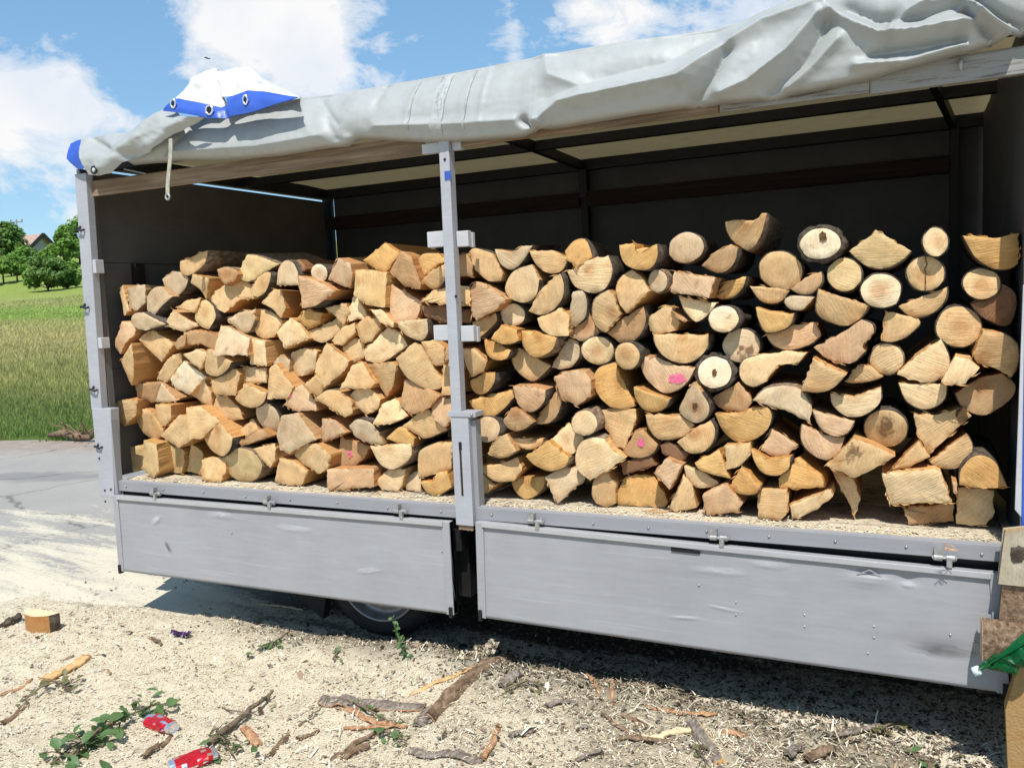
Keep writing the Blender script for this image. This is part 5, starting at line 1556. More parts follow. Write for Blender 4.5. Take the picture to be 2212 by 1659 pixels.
def outline(P, corner, r):
    """P: 2-D points in metres. Returns resampled points and, per edge, whether it is a bark arc"""
    n = len(P)
    cs = [i for i in range(n) if corner[i]]
    out = []; arc = []; base_ = {}
    def emit(a, b, n_, is_arc, f):
        for k in range(n_):
            out.append(f(k / n_)); arc.append(is_arc)
    outline.base = {}
    if len(cs) < 1:
        for i in range(n):
            p0, p1, p2, p3 = P[i - 1], P[i], P[(i + 1) % n], P[(i + 2) % n]
            m_ = max(2, int(math.dist(p1, p2) / .013))
            emit(p1, p2, m_, True, lambda t_, q=(p0, p1, p2, p3): catmull(*q, t_))
        return out, arc
    for ci, c in enumerate(cs):
        e = cs[(ci + 1) % len(cs)]
        L = (e - c) % n or n
        run = [P[(c + k) % n] for k in range(L + 1)]
        if L == 1:
            d = math.dist(run[0], run[1]); m_ = max(1, int(round(d / .014)))
            nx, nz = -(run[1][1] - run[0][1]) / (d + 1e-9), (run[1][0] - run[0][0]) / (d + 1e-9)
            offs = [0] + [r.gauss(0, .0017) + (r.uniform(-.006, .006) if r.random() < .10 else 0) for _ in range(m_ - 1)]
            for k in range(m_):
                t_ = k / m_
                base_[len(out)] = (run[0][0] + (run[1][0] - run[0][0]) * t_, run[0][1] + (run[1][1] - run[0][1]) * t_)
                out.append((run[0][0] + (run[1][0] - run[0][0]) * t_ + nx * offs[k], run[0][1] + (run[1][1] - run[0][1]) * t_ + nz * offs[k])); arc.append(False)
        else:
            ext = [tuple(2 * a - b for a, b in zip(run[0], run[1]))] + run + [tuple(2 * a - b for a, b in zip(run[-1], run[-2]))]
            for k in range(L):
                m_ = max(2, int(math.dist(run[k], run[k + 1]) / .013))
                emit(0, 0, m_, True, lambda t_, q=tuple(ext[k:k + 4]): catmull(*q, t_))
    outline.base = base_
    return out, arc


def fit_circle(pts):
    A = np.array([[2 * x, 2 * z, 1] for x, z in pts]); b = np.array([x * x + z * z for x, z in pts])
    s, *_ = np.linalg.lstsq(A, b, rcond=None)
    return float(s[0]), float(s[1])


LOGREC = []
GROUP = 'firewood logs stacked in the trailer'


def inside(pt, poly):
    x, y = pt; c = False
    for (x1, y1), (x2, y2) in zip(poly, poly[1:] + poly[:1]):
        if (y1 > y) != (y2 > y) and x < (x2 - x1) * (y - y1) / (y2 - y1) + x1: c = not c
    return c


def build_log(idx, line):
    f = line.split('|')
    crop, shp, tone = f[0].split()
    r = random.Random(1000 + idx)
    mark = None
    own = None
    for extra in f[2:]:
        if extra and extra[0] in 'MPSK' and len(extra) > 1 and extra[1].isdigit(): mark = extra
        elif extra: own = extra
    if f[1].startswith('r '):
        cx, cy, rx, ry, rot = map(float, f[1][2:].split(','))
        pts = []; N = 16
        ra = math.radians(rot)
        for k in range(N):
            a = 2 * math.pi * k / N
            s = 1 + r.gauss(0, .018)
            u, v = rx * s * math.cos(a), ry * s * math.sin(a)
            pts.append((cx + u * math.cos(ra) - v * math.sin(ra), cy + u * math.sin(ra) + v * math.cos(ra)))
        corner = [False] * N
    else:
        pts = []; corner = []
        for tok in f[1].split():
            k = tok.endswith('!'); a, b = tok.rstrip('!').split(',')
            pts.append((float(a), float(b))); corner.append(k)
    D = [to_disp(crop, *p) for p in pts]
    mx0 = sum(p[0] for p in D) / len(D); my0 = sum(p[1] for p in D) / len(D)
    sh_ = 1.01 if mx0 < 965 else 1.0
    D = [(mx0 + (p[0] - mx0) * sh_, my0 + (p[1] - my0) * sh_) for p in D]
    cxp = sum(p[0] for p in D) / len(D); cyp = sum(p[1] for p in D) / len(D)
    y0 = .150 + r.uniform(-.042, .042)
    low = max(D, key=lambda p: p[1])
    zmin = min(U(*p, y=y0).z for p in D)
    if zmin < FZ + .055:
        yy = U(*low, z=FZ + .001).y
        y0 = min(.215, max(.118, yy))
    P = [(lambda q: (q.x, q.z))(U(*p, y=y0)) for p in D]
    # counter-clockwise seen from the front
    area = sum(P[i - 1][0] * P[i][1] - P[i][0] * P[i - 1][1] for i in range(len(P)))
    if area < 0: P = P[::-1]; corner = corner[::-1]
    Q, arc = outline(P, corner, r)
    n = len(Q)
    QB = [outline.base.get(k, Q[k]) for k in range(n)]
    cx = sum(q[0] for q in Q) / n; cz = sum(q[1] for q in Q) / n
    # true area centroid keeps the face fan inside the outline
    arcpts = [q for q, a in zip(Q, arc) if a]
    if not any(corner): ox, oz = cx + r.gauss(0, .006), cz + r.gauss(0, .006)
    elif len(arcpts) >= 5:
        ox, oz = fit_circle(arcpts)
        if math.hypot(ox - cx, oz - cz) > .16: ox, oz = cx + r.uniform(-.05, .05), cz + r.uniform(-.05, .05)
    else:
        a_ = r.uniform(0, 6.28); ox, oz = cx + .07 * math.cos(a_), cz + .07 * math.sin(a_)
    origin = Vector((ox, y0, oz))
    Ln = r.uniform(.33, .42)
    tx, tz = r.gauss(0, .13), r.gauss(0, .12)          # the saw cut is seldom square
    dx, dz = r.gauss(0, .012), r.gauss(0, .010)
    if zmin < FZ + .055: dz = abs(dz) * .3
    V = []; F = []; MI = []; SM = []
    small = max(math.hypot(q[0] - cx, q[1] - cz) for q in Q)
    def fy(x, z): return y0 + tx * (x - cx) + tz * (z - cz)
    # face: edge ring, soft arris, inner ring, centre
    rings = []
    def ring(sc, yf, jit=0.0):
        base = len(V)
        for x, z in Q:
            X = cx + (x - cx) * sc; Z = cz + (z - cz) * sc
            V.append(Vector((X, yf(X, Z) + r.gauss(0, jit), Z)))
        rings.append(base)
    ring(.60, lambda x, z: fy(x, z) - .0006, .0005)
    ring(.975, lambda x, z: fy(x, z), .0003)
    ring(1.0, lambda x, z: fy(x, z) + .0014, .0010)
    V.append(Vector((cx, fy(cx, cz) - .0006, cz))); ctr = len(V) - 1
    i0, i1, i2 = rings
    for k in range(n):
        k2 = (k + 1) % n
        F.append((ctr, i0 + k, i0 + k2)); MI.append(0); SM.append(True)
        F.append((i0 + k, i1 + k, i1 + k2, i0 + k2)); MI.append(0); SM.append(True)
        F.append((i1 + k, i2 + k, i2 + k2, i1 + k2)); MI.append(0); SM.append(False)
    # torn fibres along the split edges
    for k in range(n):
        if arc[k] or r.random() > .22: continue
        k2 = (k + 1) % n
        ex, ez = Q[k2][0] - Q[k][0], Q[k2][1] - Q[k][1]; el = math.hypot(ex, ez) + 1e-9
        ux, uz = ex / el, ez / el; nx_, nz_ = uz, -ux
        x, z = Q[k]; L_ = r.uniform(.012, .04); w_ = r.uniform(.0012, .003); yb = fy(x, z)
        b_ = len(V)
        o1 = r.uniform(.001, .005)
        V += [Vector((x, yb + .002, z)), Vector((x + nx_ * w_, yb + .004, z + nz_ * w_)), Vector((x + ux * L_ + nx_ * o1, yb - r.uniform(0, .006), z + uz * L_ + nz_ * o1)), Vector((x + ux * L_ * .4 + nx_ * (w_ + o1), yb - .001, z + uz * L_ * .4 + nz_ * (w_ + o1)))]
        F += [(b_, b_ + 1, b_ + 3), (b_, b_ + 3, b_ + 2)]; MI += [1, 1]; SM += [False, False]
    nsp = len(V)
    prev = i2
    jit = [r.gauss(0, .004) for _ in range(n)]
    for s in range(1, 5):
        t_ = s / 4
        base = len(V)
        tw = r.gauss(0, .01)
        for k, (x, z) in enumerate(QB):
            gx, gz = x - cx, z - cz
            j_ = 1 + tw + (0 if arc[k] else jit[k] * .6 * t_) + (r.gauss(0, .006) if arc[k] else r.gauss(0, .003))
            V.append(Vector((cx + gx * j_ + dx * t_, y0 + Ln * t_, cz + gz * j_ + dz * t_)))
        for k in range(n):
            k2 = (k + 1) % n
            F.append((prev + k, base + k, base + k2, prev + k2)); MI.append(2 if arc[k] else 1); SM.append(arc[k])
        prev = base
    F.append(tuple(prev + k for k in range(n))[::-1]); MI.append(0); SM.append(False)
    zmn = min(v.z for v in V)
    if zmin < FZ + .055 and zmn < FZ + .0005:
        for v in V: v.z = max(v.z, FZ + .0005)
    name = 'round_log' if shp in 'r' else 'split_log'
    bark = M['bark'] if r.random() < .75 else M['bark_brown']
    o = mesh(name, V, F, [M['end'], M['split'], bark], None, mi=MI, smooth=SM, origin=origin)
    rgb, word = TONE[tone]
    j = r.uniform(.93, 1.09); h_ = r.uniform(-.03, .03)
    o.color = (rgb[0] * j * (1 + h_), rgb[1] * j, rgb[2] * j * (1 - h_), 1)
    # the bark: a shell of its own with a ragged front rim
    if any(arc) and len(arcpts) >= 5:
        th = r.uniform(.0015, .003) if shp != 'r' else r.uniform(.002, .0035)
        if own and ('bark ring' in own or 'thick bark' in own): th = .011
        runs = []; k = 0
        full = all(arc)
        if full: runs = [list(range(n)) + [0]]
        else:
            st = next(k for k in range(n) if arc[k] and not arc[k - 1])
            cur = None
            for s in range(n + 1):
                k = (st + s) % n
                if s < n and arc[k]:
                    if cur is None: cur = [k]
                    cur.append((k + 1) % n)
                elif cur is not None: runs.append(cur); cur = None
        bv = []; bf = []
        for rn in runs:
            b0 = len(bv); mlen = len(rn)
            cols = 4
            for c_ in range(cols + 1):
                t_ = c_ / cols
                for q_, k in enumerate(rn):
                    x, z = Q[k]; xp, zp = Q[k - 1]; xn, zn = Q[(k + 1) % n]
                    nx, nz = (zn - zp), -(xn - xp); l_ = math.hypot(nx, nz) + 1e-9; nx /= l_; nz /= l_
                    end = 0.25 if (not full and q_ in (0, mlen - 1)) else 1
                    rr = random.Random(idx * 7919 + k * 31 + c_)
                    h = (th * end) * rr.uniform(.55, 1.5) + .0012
                    yy = y0 + tx * (x - cx) + tz * (z - cz) + .004 + (rr.uniform(-.002, .004) if c_ == 0 else 0)
                    y_ = yy + (Ln - .01) * t_
                    X, Z = x + nx * h + dx * t_, z + nz * h + dz * t_
                    bv.append(Vector((X, y_, max(Z, FZ - .001))))
            inner = len(bv)
            for q_, k in enumerate(rn):
                x, z = Q[k]
                bv.append(Vector((cx + (x - cx) * .985, y0 + tx * (x - cx) + tz * (z - cz) + .006, cz + (z - cz) * .985)))
            for c_ in range(cols):
                for q_ in range(mlen - 1):
                    a = b0 + c_ * mlen + q_
                    bf.append((a, a + mlen, a + mlen + 1, a + 1))
            for q_ in range(mlen - 1):
                bf.append((b0 + q_, b0 + q_ + 1, inner + q_ + 1, inner + q_))
        mesh('bark', bv, bf, bark, o, smooth=True)
    # painted or rotten marks on the face
    if mark:
        vals = mark[1:].split(',')
        mx_, my_ = to_disp(crop, float(vals[0]), float(vals[1]))
        c = U(mx_, my_, y=y0)
        if mark[0] == 'K':
            cv = MB()
            ptsk = [(c.x + r.gauss(0, .0016), c.z + (k - 4) * .0150) for k in range(9)]
            for (xa, za), (xb, zb) in zip(ptsk, ptsk[1:]):
                w_ = .0016
                cv.add([(xa - w_, fy(xa, za) - .0042, za), (xa + w_, fy(xa, za) - .0042, za), (xb + w_, fy(xb, zb) - .0042, zb), (xb - w_, fy(xb, zb) - .0042, zb)], [(0, 1, 2, 3)])
            cv.build('crack', M['pith'], o)
        else:
            R_ = float(vals[2]); N = 18
            bv = [Vector((c.x, fy(c.x, c.z) - .0058, c.z))]
            for k in range(N):
                a = 2 * math.pi * k / N
                q_ = R_ * (1 + r.gauss(0, .16 if mark[0] != 'S' else .3))
                sx_ = 1.5 if mark[0] == 'M' and R_ > .02 else .85
                X, Z = c.x + q_ * math.cos(a) * sx_, c.z + q_ * math.sin(a) * (.8 if sx_ > 1 else 1.1)
                bv.append(Vector((X, fy(X, Z) - .0052, Z)))
            nm, mt = {'M': ('paint_mark', M['pink']), 'P': ('pith', M['pith']), 'S': ('rot_patch', M['rot'])}[mark[0]]
            mesh(nm, bv, [(0, k + 1, (k + 1) % N + 1) for k in range(N)], mt, o)
    LOGREC.append(dict(o=o, own=own, px=cxp, py=cyp, shape=SHAPE[shp], tone=word, size=small))
    return o


def m_alpha(name, color, scale, lo, hi, base_noise=True):
    m, t, b, o = mat(name)
    rv = objcoord(t)
    n = t.noise(rv, scale, 4.0, 0.7)
    setp(t, b, color, 0.85, 0.1)
    tr = t.new('ShaderNodeBsdfTransparent')
    mx = t.new('ShaderNodeMixShader', inp={0: t.ramp(n, [(lo, 0.0), (hi, 1.0)])})
    t.l.new(tr.outputs[0], mx.inputs[1]); t.l.new(b.outputs[0], mx.inputs[2]); t.l.new(mx.outputs[0], o.inputs[0])
    return m


M['pink'] = m_alpha('pink_marking_paint_worn', (0.83, 0.13, 0.30), 60.0, .34, .56)
M['rot'] = m_alpha('rotten_stain', (0.20, 0.115, 0.06), 55.0, .44, .60)
lines = [l for l in LOGS.strip().split('\n') if l.strip()]
for i, l in enumerate(lines): build_log(i, l)

# extra pieces that stick out of single logs
LM = [r_ for r_ in LOGREC if r_['own']]
for r_ in LM: r_['label'] = r_['own']

# wording for the rest: how the log looks, then the landmark log it lies against
DIRS = ['just right of', 'diagonally below right of', 'directly below', 'diagonally below left of', 'just left of', 'diagonally above left of', 'directly above', 'diagonally above right of']
REFNAMES = {  # landmark logs and the short wording by which the others refer to them
    'half-round tan log topmost': 'the topmost far-left log', 'pale split log at the top left corner': 'the pale corner log at the front wall',
    'big yellowish split log with a peaked': 'the big peaked yellowish log', 'upright arch-shaped': 'the arch-shaped pale grey log', 'small whitish round log high': 'the small whitish round log high left',
    'large bright tan split log with a ragged': 'the large ragged-notched log', 'tall pinkish-brown triangular': 'the tall pinkish triangular log', 'yellowish oval log': 'the yellowish oval log',
    'tall narrow tan log': 'the tall narrow log at the left edge', 'blocky greyish log whose': 'the half-weathered blocky log', 'square pale block': 'the square pale block', 'broad pale block': 'the broad light-streaked block',
    'brightest cream': 'the brightest cream face', 'low brick-shaped': 'the low brick-shaped pale block', 'pinkish-brown log with a pink paint dot': 'the log with a corner pink dot',
    'oval grey-tan log': 'the oval grey-tan log', 'large grey-brown block': 'the large grey-brown block', 'yellowish log in the bottom left': 'the bottom left corner log', 'big round radial-cracked': 'the radial-cracked round log',
    'peaked orange-tan log': 'the peaked orange-tan log by the post', 'blocky yellowish log with a flat top': 'the blocky flat-topped yellowish log', 'long tan log passing': 'the long log behind the middle post',
    'dark reddish log': 'the dark reddish log behind the post', 'half-round pale log, hollow': 'the hollow-side-up pale log', 'large half-round log tilted steeply': 'the steep half-round log by the post',
    'brown log with a round pink': 'the low left pink-dotted log', 'long brick-shaped pinkish': 'the long brick-shaped pinkish block', 'greyish crescent-shaped': 'the greyish crescent-shaped log', 'deep orange knobbly': 'the deep orange knobbly log',
    'half-round orange log with a pale nub': 'the orange log with a pale nub', 'grey-white round log with dark': 'the dark-centred grey-white round log', 'topmost half-round log': 'the topmost log of all', 'big pinkish split log just right': 'the big pinkish log beside the post',
    'small whitish round log right': 'the small whitish round log by the post', 'narrow upright greyish': 'the narrow upright greyish log', 'small greyish round log in the upper': 'the small greyish round log', 'blocky pinkish log shaped': 'the pinkish parallelogram log',
    'lens-shaped orange': 'the lens-shaped orange log', 'smooth whitish round': 'the smooth whitish round log', 'greyish log with a dark crack': 'the rotten-cored greyish log', 'clean pale round': 'the clean pale round log', 'big half-round log with a broad pink': 'the pink-smeared log',
    'white round log with a small dark pith': 'the white log with dark pith', 'large round log with brown fungus': 'the fungus-stained round log', 'small grey round log right beside': 'the small grey round log by the post', 'small pale round log low': 'the small pale round log low right',
    'half-round orange log with a twig': 'the orange log with a twig stub', 'weathered brown pointed': 'the weathered brown pointed log', 'large smooth pale log': 'the large smooth pale log', 'funnel-shaped': 'the funnel-shaped tan log',
    'brown half-round log with a bright pink': 'the pink-dotted log of the right bay', 'wide orange-tan log with a ragged': 'the wide ragged-topped orange-tan log', 'pear-shaped': 'the pear-shaped grey log', 'greyish shell-shaped': 'the greyish shell-shaped log',
    'very wide half-round': 'the very wide half-round log', 'pale tongue-shaped': 'the pale tongue-shaped log', 'ragged pinkish-grey': 'the ragged pinkish-grey floor log', 'bright white round log': 'the white log with thick bark', 'fan-shaped': 'the fan-shaped yellowish log',
    'very smooth pinkish-white': 'the pinkish-white round log', 'round tan log split': 'the round log with a vertical crack', 'largest round tan': 'the largest round tan log', 'rough bark-covered': 'the rough bark-covered log end', 'large pinkish log with an S': 'the S-edged pinkish log',
    'large round log with a dark blotch': 'the dark-blotched round log', 'tan split log with a dark knot': 'the log with a dark knot', 'broad tan log with a brown': 'the broad log with a rotten patch', 'dome-shaped': 'the dome-shaped orange log',
    'large rectangular pale': 'the rectangular pale block', 'narrow pale wedge': 'the narrow pale wedge', 'roof-shaped': 'the roof-shaped orange-tan log', 'big pale half-round log standing': 'the steep pale log near the right end'}
used = set(r_['label'] for r_ in LM)
REFS = []
for r_ in LM:
    for k, nm in REFNAMES.items():
        if r_['label'].startswith(k): REFS.append((r_, nm)); break
cands = {}
for r_ in LOGREC:
    if r_['own']: continue
    L = []
    for m_, nm in REFS:
        dx, dy = r_['px'] - m_['px'], r_['py'] - m_['py']
        d = math.hypot(dx, dy)
        if d > 330: continue
        L.append((d, int(((math.atan2(dy, dx) + 2 * math.pi) % (2 * math.pi) + math.pi / 8) / (math.pi / 4)) % 8, m_, nm))
    cands[id(r_)] = sorted(L, key=lambda q: q[0])
rest = [r_ for r_ in LOGREC if not r_['own']]
for r_ in rest:
    done = False
    for d, s, m_, nm in cands[id(r_)]:
        # the nearest log of any kind in that direction of the landmark must be this one
        rivals = [q for q in rest if q is not r_ and any(c[2] is m_ and c[1] == s and c[0] <= d for c in cands[id(q)])]
        same = [q for q in rivals if q['shape'] == r_['shape'] and q['tone'] == r_['tone']]
        if same: continue
        lab = '%s %s log %s %s' % (r_['tone'], r_['shape'], DIRS[s], nm)
        if len(lab.split()) > 16 or lab in used: continue
        farther = [q for q in rest if q is not r_ and q['shape'] == r_['shape'] and q['tone'] == r_['tone'] and any(c[2] is m_ and c[1] == s for c in cands[id(q)])]
        if farther and d > 150: continue
        r_['label'] = lab; used.add(lab); done = True
        break
    if not done:
        for d, s, m_, nm in cands[id(r_)]:
            lab = 'nearest %s %s log %s %s' % (r_['tone'], r_['shape'], DIRS[s], nm)
            if lab not in used and len(lab.split()) <= 16: break
            lab = 'second %s %s log %s %s' % (r_['tone'], r_['shape'], DIRS[s], nm)
            if lab not in used and len(lab.split()) <= 16: break
        else: lab = '%s %s log in the stack' % (r_['tone'], r_['shape'])
        r_['label'] = lab; used.add(lab)
for r_ in LOGREC:
    tag(r_['o'], r_['label'], 'log', GROUP)

# ---- wood dust, shavings and crumbs on the bed in front of the logs
V = []; F = []
for k in range(6000):
    x = random.uniform(-3.74, .25); y = .012 + abs(random.gauss(0, .085)); s = .0036 * random.lognormvariate(0, .5); a = random.uniform(0, 6.28)
    if y > .3: continue
    ca, sa = math.cos(a) * s, math.sin(a) * s; w_ = random.uniform(.3, .7); z = FZ + random.uniform(.0, .0025)
    i = len(V); V += [(x - ca, y - sa, z), (x - sa * w_, y + ca * w_, z + .002), (x + ca, y + sa, z + random.uniform(0, .003)), (x + sa * w_, y - ca * w_, z + .001)]
    F.append((i, i + 1, i + 2, i + 3))
tag(mesh('bed_shavings', V, F, M['flake']), 'pale wood shavings strewn along the edge of the trailer bed', 'wood shavings', kind='stuff')
sbm = MB()
for (px, py) in ((1405, 1106), (1420, 1104), (1430, 1110), (868, 1066), (815, 1066), (2052, 1190)):
    c = U(px, py, z=FZ + .004)
    for k in range(3):
        P_ = [c + Vector((random.gauss(0, .018), random.gauss(0, .008), abs(random.gauss(0, .008)))) for _ in range(4)]
        sbm.tube(P_, .0014, 4)
tag(sbm.build('wood_fibres', M['chip_tan']), 'curled wood fibres lying on the bed edge below the logs', 'wood fibres', kind='stuff')

# ================================================================== leftover timber stacked at the trailer's rear corner
GT = 'timber pieces stacked at the rear corner'


def timber(name, face_pts, y, length, axis, cols, label, seed, endmat=None, sidemat=None, taper=1.0):
    """piece lying along X (its sawn end turned to -X) or standing out along Y; outline in metres on the end"""
    r = random.Random(seed); n = len(face_pts)
    cx = sum(p[0] for p in face_pts) / n; cz = sum(p[1] for p in face_pts) / n
    V = []; F = []; MI = []
    for s in range(5):
        t_ = s / 4
        for (a, z) in face_pts:
            j = 1 + r.gauss(0, .015)
            A = cx + (a - cx) * j; Z = cz + (z - cz) * j
            V.append(Vector((y + length * t_, A, Z)) if axis == 'x' else Vector((A, y + length * t_, Z)))
    for s in range(4):
        for k in range(n):
            F.append((s * n + k, s * n + (k + 1) % n, (s + 1) * n + (k + 1) % n, (s + 1) * n + k)); MI.append(1)
    F.append(tuple(range(n))); MI.append(0)
    F.append(tuple(4 * n + k for k in range(n))[::-1]); MI.append(0)
    o = mesh(name, V, F, [endmat or M['end'], sidemat or M['split']], None, mi=MI, origin=((y, cx, cz) if axis == 'x' else (cx, y, cz)))
    o.color = (*cols, 1)
    md = o.modifiers.new('edge', 'BEVEL'); md.width = .004; md.segments = 2
    return tag(o, label, 'timber', GT)


def corner(px, py, y): q = U(px, py, y=y); return q


y_ = -.105
tp = [corner(2163, 1150, y_), corner(2166, 1258, y_)]
z1, z0 = tp[0].z, tp[1].z
a = timber('timber_block', [(tp[0].x, z0), (tp[0].x + .22, z0 - .004), (tp[0].x + .22, z1 + .005), (tp[0].x + .06, z1 + .010), (tp[0].x + .012, z1)], y_, .045, 'y', (.38, .335, .25), 'weathered pale timber block with a bark hole, topmost of the corner stack', 1)
c = corner(2200, 1205, y_ - .001)
bv = [Vector((c.x, y_ - .003, c.z))]
for k in range(16):
    an = 2 * math.pi * k / 16; q = 1 + random.gauss(0, .12)
    bv.append(Vector((c.x + .026 * q * math.cos(an), y_ - .0025, c.z + .026 * q * math.sin(an) + .012)))
mesh('knot', bv, [(0, k + 1, (k + 1) % 16 + 1) for k in range(16)], M['bark'], a)
z2 = corner(2166, 1352, y_).z
timber('timber_offcut', [(tp[0].x + .004, z2), (tp[0].x + .22, z2), (tp[0].x + .22, z0 - .006), (tp[0].x + .010, z0 - .005)], y_ + .012, .035, 'y', (.45, .27, .14), 'dark bark-covered offcut standing under the pale timber block', 2, M['bark_brown'], M['split'])
l0, l1 = corner(2113, 1352, -.150), corner(2113, 1427, -.150)
ym = -.150
timber('timber_log', [(ym, l1.z + .004), (ym + .085, l1.z), (ym + .092, l0.z - .015), (ym + .07, l0.z + .004), (ym + .01, l0.z), (ym - .004, (l0.z + l1.z) / 2)], l0.x + .012, .36, 'x', (.58, .43, .26), 'short log with dark bark poking out left from the corner stack', 3, None, M['bark_brown'])
l2 = corner(2187, 1462, -.12)
timber('timber_post', [(l2.x - .002, .006), (l2.x + .22, .004), (l2.x + .22, l1.z - .012), (l2.x + .02, l1.z - .014), (l2.x - .012, (l1.z) * .6)], -.12, .06, 'y', (.38, .30, .17), 'yellow-brown upright timber carrying the corner stack', 4, M['split'], M['split'])
# crumpled green plastic bottle on the projecting log
b0, b1 = corner(2118, 1446, -.19), corner(2226, 1412, -.19)
bt = thing('plastic_bottle', b0, 'crumpled green plastic bottle stuck in the corner stack', 'bottle')
ctr = [b0.lerp(b1, k / 10) + Vector((0, 0, .004 * math.sin(k * 1.9))) for k in range(11)]
bm_ = MB().tube(ctr, [.011, .012, .018, .026, .030, .029, .031, .028, .030, .029, .026], 14)
for v in bm_.v:
    v += Vector((.0, .016 * fbm(v.x * 22, v.z * 34, 1), .022 * fbm(v.x * 26 + v.y * 20, v.z * 22, 4)))
bo = bm_.build('body', M['bottle'], bt)
M['cap'] = m_simple('pale_blue_cap', (0.55, 0.68, 0.74), 0.5)
MB().tube([b0 + (b0 - b1).normalized() * .022, b0 + (b0 - b1).normalized() * .004, b0], [.014, .014, .011], 14).build('cap', M['cap'], bt, True)
p_ = MB()
for k in range(1):
    q0 = b0.lerp(b1, .15) + Vector((0, -.03, .02 + .02 * k)); q1 = b0.lerp(b1, 1.0) + Vector((0, -.02, .05 + .03 * k))
    p_.add([q0, q1, q1 + Vector((0, .02, .035)), q0 + Vector((.02, .02, .02))], [(0, 1, 2, 3)])
p_.build('crumpled_label_fold', M['bottle'], bt)

# ================================================================== things lying on the ground
def gp(px, py, dz=0.0):
    q = U(px, py, z=0.0); z = ground_z(q.x, q.y)
    q = U(px, py, z=z); q.z = ground_z(q.x, q.y) + dz
    return q


def strip_piece(name, a, b, width, thick, material, label, cat, seed, curl=.35, group=None, back=None, rag=.18, n=14, tilt=0.0, taper=.55):
    """bark strip or splinter: curved across, ragged ends, lying on the ground between two points"""
    r = random.Random(seed)
    A, B = gp(*a), gp(*b)
    d = (B - A); L = d.length; d.normalize()
    s = Vector((-d.y, d.x, 0)).normalized()
    V = []; F = []
    m_ = 6
    wob = r.uniform(-.12, .12) * L
    for i in range(n + 1):
        t_ = i / n
        c = A.lerp(B, t_); c = c + s * wob * math.sin(math.pi * t_) * .5
        gz = ground_z(c.x, c.y)
        wd = width * (taper + (1 - taper) * math.sin(math.pi * min(1, max(0, t_ * .92 + .06))) ** .55) * (1 + r.gauss(0, rag * .5))
        for j in range(m_ + 1):
            u = j / m_ - .5
            h = curl * width * (.25 - u * u) * 2 + thick + .004 + tilt * u * width
            V.append(c + s * (u * wd + r.gauss(0, width * .025)) + Vector((0, 0, gz - c.z + h + .004 * fbm(c.x * 30, u * 5, seed) + .012 * math.sin(t_ * 3 + seed) * curl)))
    W2 = m_ + 1
    top = len(V)
    V += [v - Vector((0, 0, thick)) for v in V]
    F = [(i * W2 + j, i * W2 + j + 1, (i + 1) * W2 + j + 1, (i + 1) * W2 + j) for i in range(n) for j in range(m_)]
    F += [tuple(k + top for k in f[::-1]) for f in list(F)]
    for i in range(n):
        for j in (0, m_):
            a_, b_ = i * W2 + j, (i + 1) * W2 + j
            F.append((a_, b_, b_ + top, a_ + top))
    for i in (0, n):
        for j in range(m_):
            a_, b_ = i * W2 + j, i * W2 + j + 1
            F.append((a_, b_, b_ + top, a_ + top))
    o = mesh(name, V, F, [material, back or material], None, mi=[0] * (n * m_) + [1] * (len(F) - n * m_), smooth=True, origin=A.lerp(B, .5))
    o.color = (.55, .36, .19, 1)
    return tag(o, label, cat, group)


GB = 'bark pieces lying on the sawdust'
strip_piece('bark_piece', (694, 1512), (917, 1530), .080, .007, M['bark_grey'], 'long grey strip of bark lying flat left of the crossing brown strip', 'bark', 1, .16, GB, M['bark_red'])
strip_piece('bark_piece', (930, 1556), (1108, 1424), .052, .008, M['bark_brown'], 'long brown strip of bark pointing up at the gate gap', 'bark', 2, .45, GB, M['bark_red'], tilt=.4)
strip_piece('wood_splinter', (885, 1494), (1020, 1446), .020, .004, M['chip_tan'], 'thin orange wood splinter beside the two long bark strips', 'splinter', 3, .4)
strip_piece('bark_piece', (745, 1532), (853, 1566), .030, .004, M['bark_red'], 'reddish inner bark piece under the long grey bark strip', 'bark', 4, .4, GB)
strip_piece('bark_piece', (742, 1566), (880, 1572), .018, .004, M['bark_red'], 'narrow red-brown bark sliver just below the reddish inner bark', 'bark', 44, .4, GB)
strip_piece('bark_piece', (704, 1654), (812, 1590), .020, .005, M['bark_brown'], 'thin curved brown bark at the bottom edge under the grey strip', 'bark', 5, .5, GB)
strip_piece('bark_piece', (738, 1648), (798, 1618), .026, .005, M['bark_brown'], 'short curled dark bark piece at the bottom edge', 'bark', 6, .6, GB, M['bark_red'])
strip_piece('bark_piece', (886, 1624), (1046, 1646), .046, .006, M['bark_grey'], 'greenish-grey bark slab at the bottom centre edge', 'bark', 7, .2, GB)
strip_piece('bark_piece', (1041, 1648), (1078, 1574), .026, .005, M['bark_red'], 'tan-orange bark strip standing across the grey slab', 'bark', 8, .5, GB)
strip_piece('bark_piece', (582, 1630), (624, 1590), .026, .006, M['bark_brown'], 'stout brown bark piece right of the leaning stick', 'bark', 9, .7, GB)
strip_piece('bark_piece', (900, 1572), (936, 1540), .050, .008, M['bark_grey'], 'squarish grey bark scrap at the foot of the brown strip', 'bark', 10, .3, GB)
strip_piece('bark_piece', (1082, 1484), (1120, 1462), .048, .012, M['bark_grey'], 'lumpy grey bark scrap right of the long brown strip', 'bark', 11, .6, GB)
strip_piece('wood_splinter', (1386, 1602), (1500, 1586), .024, .012, M['chip_pale'], 'cream-white split stick lying near the bottom centre right', 'splinter', 12, .2, rag=.1, taper=.9)
strip_piece('bark_piece', (1330, 1604), (1455, 1612), .020, .005, M['bark_brown'], 'curved grey-brown bark under the cream-white stick', 'bark', 13, .5, GB)
